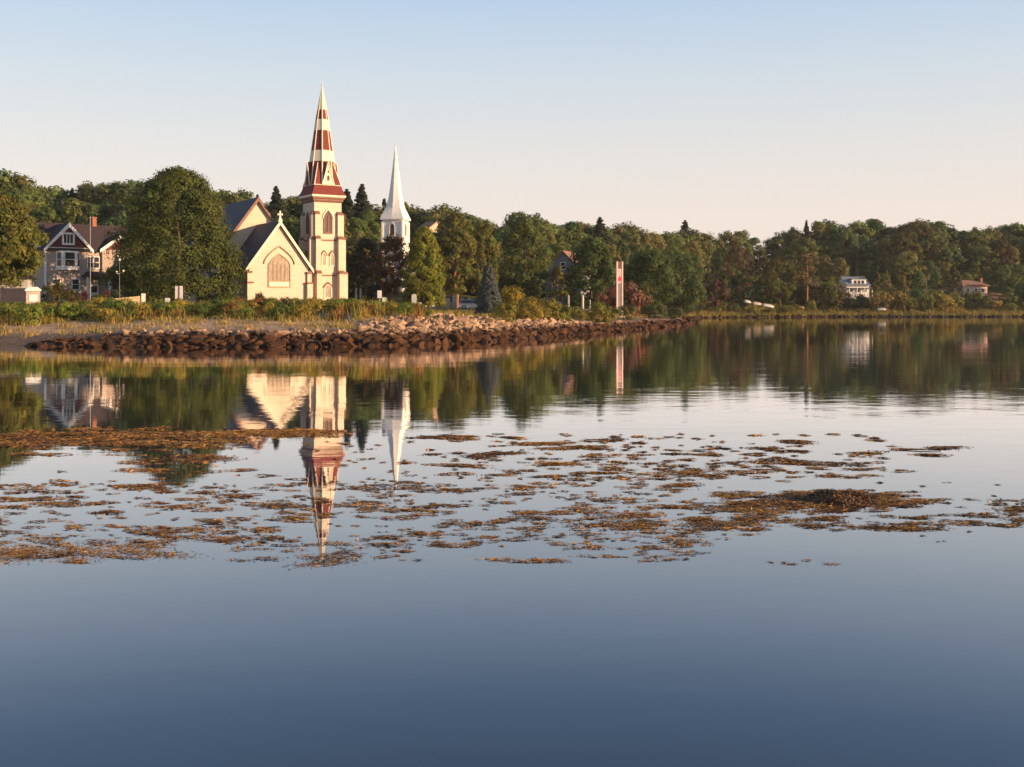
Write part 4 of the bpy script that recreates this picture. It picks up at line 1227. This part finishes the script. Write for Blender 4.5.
# rail fence between the wharf posts
x0, x1 = PX(566,146), PX(592,146)
FN = thing('rail_fence', 'low grey rail fence behind the wharf posts', 'fence', ((x0+x1)/2,146,tz((x0+x1)/2,146)))
L_ = (x1-x0)/2
for z_ in (.35,.75):
    m = MB(); m.box(-L_,L_,-.03,.03,z_,z_+.12); m.build('rail', GREY, FN)
for k in range(5):
    xx = -L_+.1+k*(2*L_-.2)/4
    m = MB(); m.box(xx-.05,xx+.05,-.08,-.032,-.3,1.0); m.build('fence_post', GREY, FN)

# ------------------------------------------------------------------ poles, signs, small things
def pole(label, px, d, ytop, r_, m_, arm=None, name='utility_pole', cat='pole'):
    x = PX(px,d); z = tz(x,d); H = PZ(ytop,d)-z
    t = thing(name, label, cat, (x,d,z))
    m = MB(); m.tube((0,0,-.4),(0,0,H),r_,r_*.75,9); m.build('pole', m_, t)
    if arm == 'cross':
        m = MB(); m.box(-.9,.9,-.07,.07,H-.7,H-.55); m.build('crossarm', m_, t)
        for x_ in (-.8,.8):
            m = MB(); m.tube((x_,0,H-.547),(x_,0,H-.3),.05,.05,6); m.build('insulator', STONE, t)
    if arm == 'ball':
        m = MB(); m.ball((0,0,H+.06),.09); m.build('finial', m_, t)
    if arm == 'lamp':
        m = MB(); m.ball((0,0,H-.1),.15,1,1,1); m.build('lamp_globe', STONE, t)
        m = MB(); m.tube((0,0,H-1.7),(.45,0,H-1.6),.04,.04,6); m.build('bracket', m_, t)
        m = MB(); m.ball((.45,0,H-1.4),.13); m.ball((-.35,0,H-1.5),.11); m.tube((-.35,0,H-1.7),(0,0,H-1.75),.04,.04,6); m.build('hanging_basket', STONE, t)
        m = MB(); m.tube((0,0,0),(0,0,.6),.12,.1,8); m.build('base', m_, t)
    return t
pole('tall thin white flagpole in front of the shingled house', 90.3, 120, 218, .03, mat('flagpole_metal',(.35,.34,.33),.5,.4), 'ball', 'flagpole', 'flagpole')
pole('street lamp with pale globes beside the great maple', 119.5, 130, 259, .04, mat('lamp_iron',(.12,.11,.10),.5,.4), 'lamp', 'street_lamp', 'street lamp')
pole('thin brown utility pole on the far shore', 926, 280, 277, .13, mat('creosote_wood',(.17,.11,.08),.85,.1), 'cross')
# wires on the far shore are too fine to see; skip

def sign(label, px, d, y0, y1, wpx, posts, m_, double=False):
    x = PX(px,d); z = tz(x,d); k = d/F
    t = thing('sign', label, 'sign', (x,d,z))
    zt, zb_ = PZ(y0,d)-z, PZ(y1,d)-z; w_ = wpx*k/2
    if double:
        m = MB(); m.box(-w_,-.08,-.05,.0,zb_,zt); m.box(.08,w_,-.05,.0,zb_,zt); m.build('panel', m_, t)
        m = MB(); m.box(-.07,.07,-.07,.05,-.4,zt+.05); m.build('post', TRIM, t)
    else:
        m = MB(); m.box(-w_,w_,-.05,.0,zb_,zt); m.build('panel', m_, t)
        for p in posts:
            m = MB(); m.box(p*w_-.05,p*w_+.05,.003,.1,-.4,zt-.05); m.build('post', GREY, t)
    return t
sign('large white double panel sign under the great maple', 179, 118, 286, 299, 7.5, (), WHITE, True)
sign('small white sign left of the large double sign', 167.5, 112, 298, 302.5, 5, (0,), WHITE)
sign('white square notice board right of the cream tower', 379.6, 128, 290.5, 298, 4.4, (0,), WHITE)
sign('small pale green road sign right of the notice board', 384.3, 118, 297.5, 302, 4.2, (0,), mat('pale_green_sign',(.62,.70,.52),.5,.3))
# white kiosk at the left
x = PX(33,106); z = tz(x,106)
KI = thing('kiosk', 'small white roadside kiosk left of the green bush', 'kiosk', (x,106,z), 25)
kz = PZ(291,106)-z
m = MB(); m.box(-.62,.62,-.5,.5,-.3,kz); m.build('body', mat('kiosk_body',(.40,.33,.28),.6,.25,var=.1), KI)
m = MB(); m.loft([[(-.72,-.6,kz+.003),(.72,-.6,kz+.003),(.72,.6,kz+.003),(-.72,.6,kz+.003)],[(-.72,-.6,kz+.12),(.72,-.6,kz+.12),(.72,.6,kz+.12),(-.72,.6,kz+.12)],[(-.4,-.2,kz+.4),(.4,-.2,kz+.4),(.4,.2,kz+.4),(-.4,.2,kz+.4)]]); m.build('roof', WHITE, KI)
m = MB(); m.box(-.35,.4,-.54,-.503,kz-1.0,kz-.35); m.build('notice', WHITE, KI)
# sunlit low wall below the shingled house
x = PX(128.5,128); z = tz(x,128)
LW = thing('stone_wall', 'low pale yellow stone wall right of the shingled house', 'wall', (x,128,z), 24)
m = MB(); m.loft([[(-1.7,-.3,-.4),(1.7,-.3,-.4),(1.7,.3,-.4),(-1.7,.3,-.4)],[(-1.62,-.24,.75),(1.62,-.24,1.1),(1.62,.24,1.1),(-1.62,.24,.75)]]); m.build('masonry', mat('yellow_stone',(.46,.35,.20),.85,.2,var=.2,scale=3), LW)
m = MB(); m.box(1.4,1.85,-.4,.4,-.4,1.35); m.build('end_pier', STONE, LW)
# red flower bushes
for px, yt, lab in ((84.5,291,'dark red flowering bush left of the house door'),(106.5,290.5,'bright red flowering bush right of the house door')):
    o = shrub_at(px, 138, yt, 6.5, (.30,.015,.03) if px > 100 else (.11,.02,.025), lab, 'red flowering bushes', 2)
# yellow mown verge
m = MB()
xs0, xs1 = PX(-40,112), PX(28,112)
N_ = 12
vs, fs = [], []
for i in range(N_+1):
    x = xs0+(xs1-xs0)*i/N_
    for y in (106,112,118): vs.append((x,y,tz(x,y)+.06))
for i in range(N_):
    for j in range(2): fs.append((i*3+j,(i+1)*3+j,(i+1)*3+j+1,i*3+j+1))
# road behind the strip
def strip(name, pts, wid, m_, label, lift=.05):
    vs, fs = [], []
    P2 = []
    for i in range(len(pts)-1):
        a, b = np.array(pts[i]), np.array(pts[i+1]); n = int(np.hypot(*(b-a))/2.0)+1
        P2 += [a+(b-a)*k/n for k in range(n)]
    P2.append(np.array(pts[-1]))
    for i, p in enumerate(P2):
        q = P2[min(i+1,len(P2)-1)]-P2[max(i-1,0)]; q = q/np.hypot(*q); nn = np.array([-q[1],q[0]])
        zc = tz(*p)
        for s in (-1,0,1):
            r = p+nn*wid/2*s; vs.append((r[0],r[1],max(tz(*r),zc)+lift))
    for i in range(len(P2)-1):
        for j in range(2): fs.append((i*3+j,(i+1)*3+j,(i+1)*3+j+1,i*3+j+1))
    m = MB(); m._add(vs, fs, 0); o = m.build(name, m_); tag(o, label, kind='structure'); return o
strip('road', [(-130,125),(-60,114),(-30,111),(-12,113),(2,128),(10,150),(20,185),(30,230)], 5.5, ASPH, 'narrow shore road running behind the overgrown strip')
strip('path', [(-22,116),(-23,140),(-18,165)], 4, mat('gravel_path',(.24,.21,.19),.9,.1,var=.2,scale=2), 'grey drive leading up right of the cream tower')

# gravestones in the churchyard
GSTONE = mat('grave_stone', (.33,.30,.28), .85, .15, var=.2, scale=4)
GS = 'gravestones under the churchyard trees'
for k,(px,d_,yt,wp) in enumerate(((433,182,296,3.6),(441,184,295,4),(448,181,297.5,3.4),(454.5,183,294.5,4),(462,182,297.5,3.4),(469,181,298,3.6),(414,140,294,4.5),(356,170,288,2),(360.5,170,288.5,2))):
    x = PX(px,d_); z = tz(x,d_); H = PZ(yt,d_)-z; w_ = wp*d_/F/2
    m = MB(); m.prism_y([(-w_,-.3),(w_,-.3)]+[(w_*math.cos(a),H-w_*.8+w_*.8*math.sin(a)) for a in np.linspace(0,math.pi,7)], -.1, .1)
    labs = ['rounded pale gravestone leftmost under the bright green tree','second pale gravestone under the churchyard trees','small grey gravestone between two tall ones','tallest pale gravestone below the tall olive tree','low gravestone right of the tallest one','last gravestone left of the blue spruce','pale stone pillar at the foot of the white steeple','left one of two slim stones right of the cream tower','right one of two slim stones right of the cream tower']
    o = m.build('gravestone', GSTONE if k != 6 else STONE); o.location=(x,d_,z); o.rotation_euler=(0,0,random.uniform(-.1,.5)); tag(o, labs[k], 'gravestone', GS)

# parked cars
def car(label, px, d, rz, col):
    x = PX(px,d); z = tz(x,d)+.06
    t = thing('parked_car', label, 'car', (x,d,z), rz)
    paint = mat('car_paint', col, .3, .5)
    m = MB(); pr_ = [(-2.2,.3),(2.15,.3),(2.2,.75),(1.3,.9),(-2.15,.95)]
    m.prism_y(pr_, -.85, .85); m.build('body', paint, t)
    m = MB(); m.loft([[(-2.0,-.8,.953),(1.2,-.8,.953),(1.2,.8,.953),(-2.0,.8,.953)],[(-1.6,-.65,1.45),(.4,-.65,1.45),(.4,.65,1.45),(-1.6,.65,1.45)]]); m.build('window', GLASS, t)
    m = MB(); m.box(-1.62,.42,-.67,.67,1.453,1.52); m.build('roof', paint, t)
    for x_ in (-1.35,1.35):
        for s in (-1,1):
            m = MB(); m.tube((x_,s*.7,.32),(x_,s*.9,.32),.32,.32,12); wh = m.build('wheel', BLACKM, t)
            m = MB(); m.tube((x_,s*.9,.32),(x_,s*.93,.32),.18,.18,10); m.build('rim', METAL, wh)
    for s in (-1,1):
        m = MB(); m.box(2.12,2.22,s*.6-.18,s*.6+.18,.55,.72); m.build('headlight', WHITE, t)
    return t
car('silver parked car right of the white steeple base', 421, 178, 10, (.55,.56,.58))
car('grey parked car half hidden left of the blue spruce', 472, 178, 5, (.42,.42,.44))

# upturned dinghies on the far shore
def dinghy(label, px, d, yc, Lm, rz, col, tilt=0):
    x = PX(px,d); z = tz(x,d)
    t = thing('dinghy', label, 'boat', (x,d,max(z,PZ(yc,d)-.25)), rz, 'dinghies on the far shore')
    t.rotation_euler[1] = tilt
    rings = []
    for i in range(9):
        u = -1+2*i/8; w_ = .62*(1-abs(max(u,-.6))**2.4 if u > 0 else 1-.25*u*u); w_ = max(w_,.03); h_ = .62*(1-.25*u*u)
        rings.append([(u*Lm/2, w_*math.cos(a), h_*math.sin(a)**.8 if math.sin(a)>0 else 0) for a in np.linspace(0,math.pi,8)])
    m = MB(); m.loft(rings); m.build('hull', mat('boat_paint',col,.45,.4), t, smooth=True)
    m = MB(); m.box(-Lm*.42,Lm*.3,-.03,.03,.6,.68); m.build('keel', GREY, t)
    for s in (-1,1):
        m = MB(); m.tube((-Lm/2,s*.5,.05),(Lm*.25,s*.6,.05),.04,.04,6); m.build('gunwale', GREY, t)
    return t
dinghy('small white upturned dinghy leftmost on the far bank', 747.5, 252, 302, 1.9, 20, (.40,.36,.33), .2)
dinghy('cream upturned dinghy in the middle of the three', 757, 252, 304, 2.4, 15, (.38,.31,.26), .12)
dinghy('long white upturned dinghy nearest the golden green tree', 768, 252, 306, 2.9, 12, (.42,.40,.38), .15)
dinghy('white upturned rowing boat in the grass below the poplars', 882, 263, 309.3, 2.6, 5, (.32,.32,.33))
# pale boulder and tan wall on far shore
o = link('boulder', RM[3]); x = PX(802,258); o.location=(x,258,PZ(307.5,258)); o.scale=(1.1,.8,.8); tag(o,'single pale pink boulder on the far grass below the pine','boulder')
x = PX(829,271)
FW = thing('retaining_wall', 'low tan retaining wall on the far grass left of the white house', 'wall', (x,271,tz(x,271)), 14)
zt_ = PZ(304.8,271)-FW.location.z
m = MB(); m.box(-2.2,2.2,-.25,.25,-.6,zt_); m.build('masonry', mat('tan_stone',(.55,.38,.18),.85,.2,var=.2,scale=3), FW)
m = MB(); m.box(-2.3,2.3,-.32,.32,zt_+.003,zt_+.13); m.build('coping', mat('tan_coping',(.60,.44,.24),.85,.2), FW)
# dry grass bank by the peach house
vs, fs = [], []
NX, NY = 22, 10
for j in range(NY+1):
    for i in range(NX+1):
        px = 982+38*i/NX; d_ = 272+26*j/NY; x = PX(px,d_)
        e = math.sin(math.pi*i/NX)**.7*math.sin(math.pi*min(1,(j/NY)*.9+.05))**.8
        prof = np.interp(px, [982,990,1000,1010,1020],[296.5,295.5,297,300.5,305])
        zz = tz(x,d_)-.3+ e*max(0, PZ(prof,285)-tz(x,285)+.3)
        vs.append((x,d_,zz))
for j in range(NY):
    for i in range(NX):
        a = j*(NX+1)+i; fs.append((a,a+1,a+NX+2,a+NX+1))
m = MB(); m._add(vs,fs,0); tag(m.build('bank_terrain', mat('dry_grass',(.20,.105,.05),.9,.1,var=.3,scale=.8,bump=.3), smooth=True), 'brown dry grass bank right of the low peach house', kind='structure')

# ------------------------------------------------------------------ floating seaweed
WEED = bpy.data.materials.new('rockweed'); WEED.use_nodes = True
nt = WEED.node_tree; b = nt.nodes['Principled BSDF']
a_ = nt.nodes.new('ShaderNodeAttribute'); a_.attribute_name = 'tint'
nt.links.new(a_.outputs['Color'], b.inputs['Base Color'])
b.inputs['Roughness'].default_value = .55; b.inputs['Specular IOR Level'].default_value = .35
def wd(py): return CAMH*F/(py-HOR)
def weed_patches(regions):
    out = []
    for (x0,x1,y0,y1,n,sz) in regions:
        for _ in range(n):
            py = RNG.uniform(y0,y1); px = RNG.uniform(x0,x1); d = wd(py)
            fr = 552 + 7*math.sin(px*.021+.6) + 5*math.sin(px*.055) - (18 if px > 705 else 0)*min(1,(px-705)/60 if px > 705 else 0)
            if py > fr and py < 558: continue
            if 303 < px < 339 and py > 518 and RNG.random() < .85: continue
            nn = mnoise.noise(Vector((px/70.0, py/13.0, 3.3))) + .5*mnoise.noise(Vector((px/28.0, py/6.0, 9.1)))
            if sz < .2 and sz > .06 and nn < RNG.uniform(-.65,-.02): continue
            r = sz*RNG.lognormal(0,.52)*(1+.3*max(nn,0))
            out.append((PX(px,d), d, r*1.4, r*RNG.uniform(.28,.75), RNG.normal(0,.22)))
    return out
def weed_mesh(name, patches, label, dens=520, lift=.026):
    V, T = [], []
    pal = np.array([(.44,.215,.036),(.27,.125,.025),(.14,.066,.017),(.46,.26,.06),(.045,.023,.011)])
    for (x,y,rx,ry,rot) in patches:
        n = int(max(20, dens*math.pi*rx*ry)); ks = y/17.0
        dark = RNG.random() < .45
        subs = RNG.normal(0,.45,(max(2,int(rx*10)),2))
        c = subs[RNG.integers(0,len(subs),n)]
        q = c + RNG.normal(0,.26,(n,2))
        rr = np.clip((q**2).sum(1),0,1.6)
        lx = q[:,0]*rx; ly = q[:,1]*ry
        X = x + lx*math.cos(rot)-ly*math.sin(rot); Y = y + lx*math.sin(rot)+ly*math.cos(rot)
        hmax = lift*RNG.uniform(.35,1.3)*min(1,rx/.3)
        Z = .004 + np.clip(1-rr,0,1)*hmax*RNG.uniform(.2,1,n)
        a = RNG.uniform(0,6.28,n); a = np.where(RNG.random(n)<.6, RNG.normal(RNG.normal(0,.4),.5,n), a); L = (.014+.06*RNG.random(n)**2)*ks; W = RNG.uniform(.003,.0085,n)*ks
        tx, ty = np.cos(a), np.sin(a)
        tilt = RNG.normal(0,.12,n); tilt2 = RNG.normal(0,.38,n)
        t = np.stack([tx,ty,tilt],1)*L[:,None]; w_ = np.stack([-ty,tx,tilt2],1)*W[:,None]
        ctr = np.stack([X,Y,Z],1)
        ctr[:,2] = np.maximum(ctr[:,2], .003+np.abs(t[:,2])*.6+np.abs(w_[:,2])*.6)
        v = np.stack([ctr-t-w_*.5, ctr+t*.1-w_, ctr+t+w_*.4, ctr-t*.1+w_],1)
        V.append(v.reshape(-1,3))
        k = RNG.choice(5, n, p=[.1,.2,.35,.05,.3] if dark else [.3,.28,.15,.17,.10])
        T.append(np.repeat(pal[k]*RNG.uniform(.7,1.25,(n,1)),4,axis=0))
    o = link(name, raw_quads(name, np.vstack(V), np.vstack(T), WEED))
    return tag(o, label, 'seaweed', kind='stuff')
weed_mesh('seaweed_raft', weed_patches([(-30,238,434,446,110,.24),(20,220,429,437,32,.18),(60,200,427,452,40,.15),(0,60,446,458,6,.22),(236,300,430,436,14,.3),(118,215,448,474,16,.22)]), 'thick golden brown seaweed raft under the great maple reflection', 900)
weed_mesh('seaweed_raft', weed_patches([(725,930,491,530,240,.125),(900,1060,499,526,110,.11),(690,790,503,542,60,.11),(790,890,490,512,50,.15)]), 'wide golden brown seaweed raft around the dark mound', 1700)
weed_mesh('floating_seaweed', weed_patches([(-20,330,484,560,210,.125),(-20,330,484,556,240,.075),(0,160,535,560,16,.13),(330,700,480,562,190,.125),(330,700,478,560,250,.075),(450,760,434,480,200,.125),(755,905,434,478,75,.125),(400,480,436,441,9,.22),(-20,1024,480,548,160,.035),(300,800,440,480,60,.04),
    (-20,330,468,492,22,.10),(300,460,440,480,16,.10),(765,830,560,568,5,.05),(850,960,448,456,4,.14),(560,700,470,490,10,.15)]), 'scattered brown seaweed patches floating on the calm bay', 1700)
# dark mound
d_ = wd(501); x = PX(838,d_)
SM = thing('seaweed_mound', 'dark hummock of seaweed standing above the raft', 'seaweed', (x,d_,0))
bm = bmesh.new(); bmesh.ops.create_icosphere(bm, subdivisions=3, radius=1)
for v in bm.verts:
    k = 1+.22*mnoise.noise(v.co*2.3)+.1*mnoise.noise(v.co*6)
    hh = max(0,1-(v.co.x**2+v.co.y**2)); v.co = Vector((v.co.x*.46*k, v.co.y*.42*k, -.03 if v.co.z < 0 else (.105*hh**.9*k + .005)))
me = bpy.data.meshes.new('core'); bm.to_mesh(me); bm.free(); me.materials.append(mat('wet_weed',(.03,.017,.009),.6,.3,var=.3,scale=12))
link('core', me, SM)
n = 2600
ra = RNG.uniform(0,1,n)**.5*1.05; aa = RNG.uniform(0,6.28,n); u = np.stack([ra*np.cos(aa), ra*np.sin(aa), np.zeros(n)],1)
C = np.stack([u[:,0]*.46, u[:,1]*.42, (.012+.125*np.clip(1-(u[:,0]**2+u[:,1]**2),0,1)**.9)*(1+.25*np.sin(aa*3+1)*ra)],1)*RNG.uniform(.92,1.06,(n,1))
u = np.stack([u[:,0]*.5,u[:,1]*.5,np.ones(n)],1)
me = quads_mesh('fronds', C, u+RNG.normal(size=(n,3))*.5, RNG.uniform(.02,.05,n), RNG.uniform(.006,.014,n), np.array([(.11,.055,.02),(.05,.026,.012),(.20,.105,.03)])[RNG.integers(0,3,n)], WEED)
link('fronds', me, SM)
# drift stick
d_ = wd(450.5); x = PX(920,d_)
m = MB(); m.tube((-.33,.05,.012),(0,0,.02),.010,.012,6); m.tube((0,0,.02),(.36,-.12,.014),.012,.007,6)
o = m.build('drift_stick', mat('wet_stick',(.05,.035,.025),.7,.2)); o.location=(x,d_,0); tag(o,'thin dark stick floating at the right end of the weed','stick')
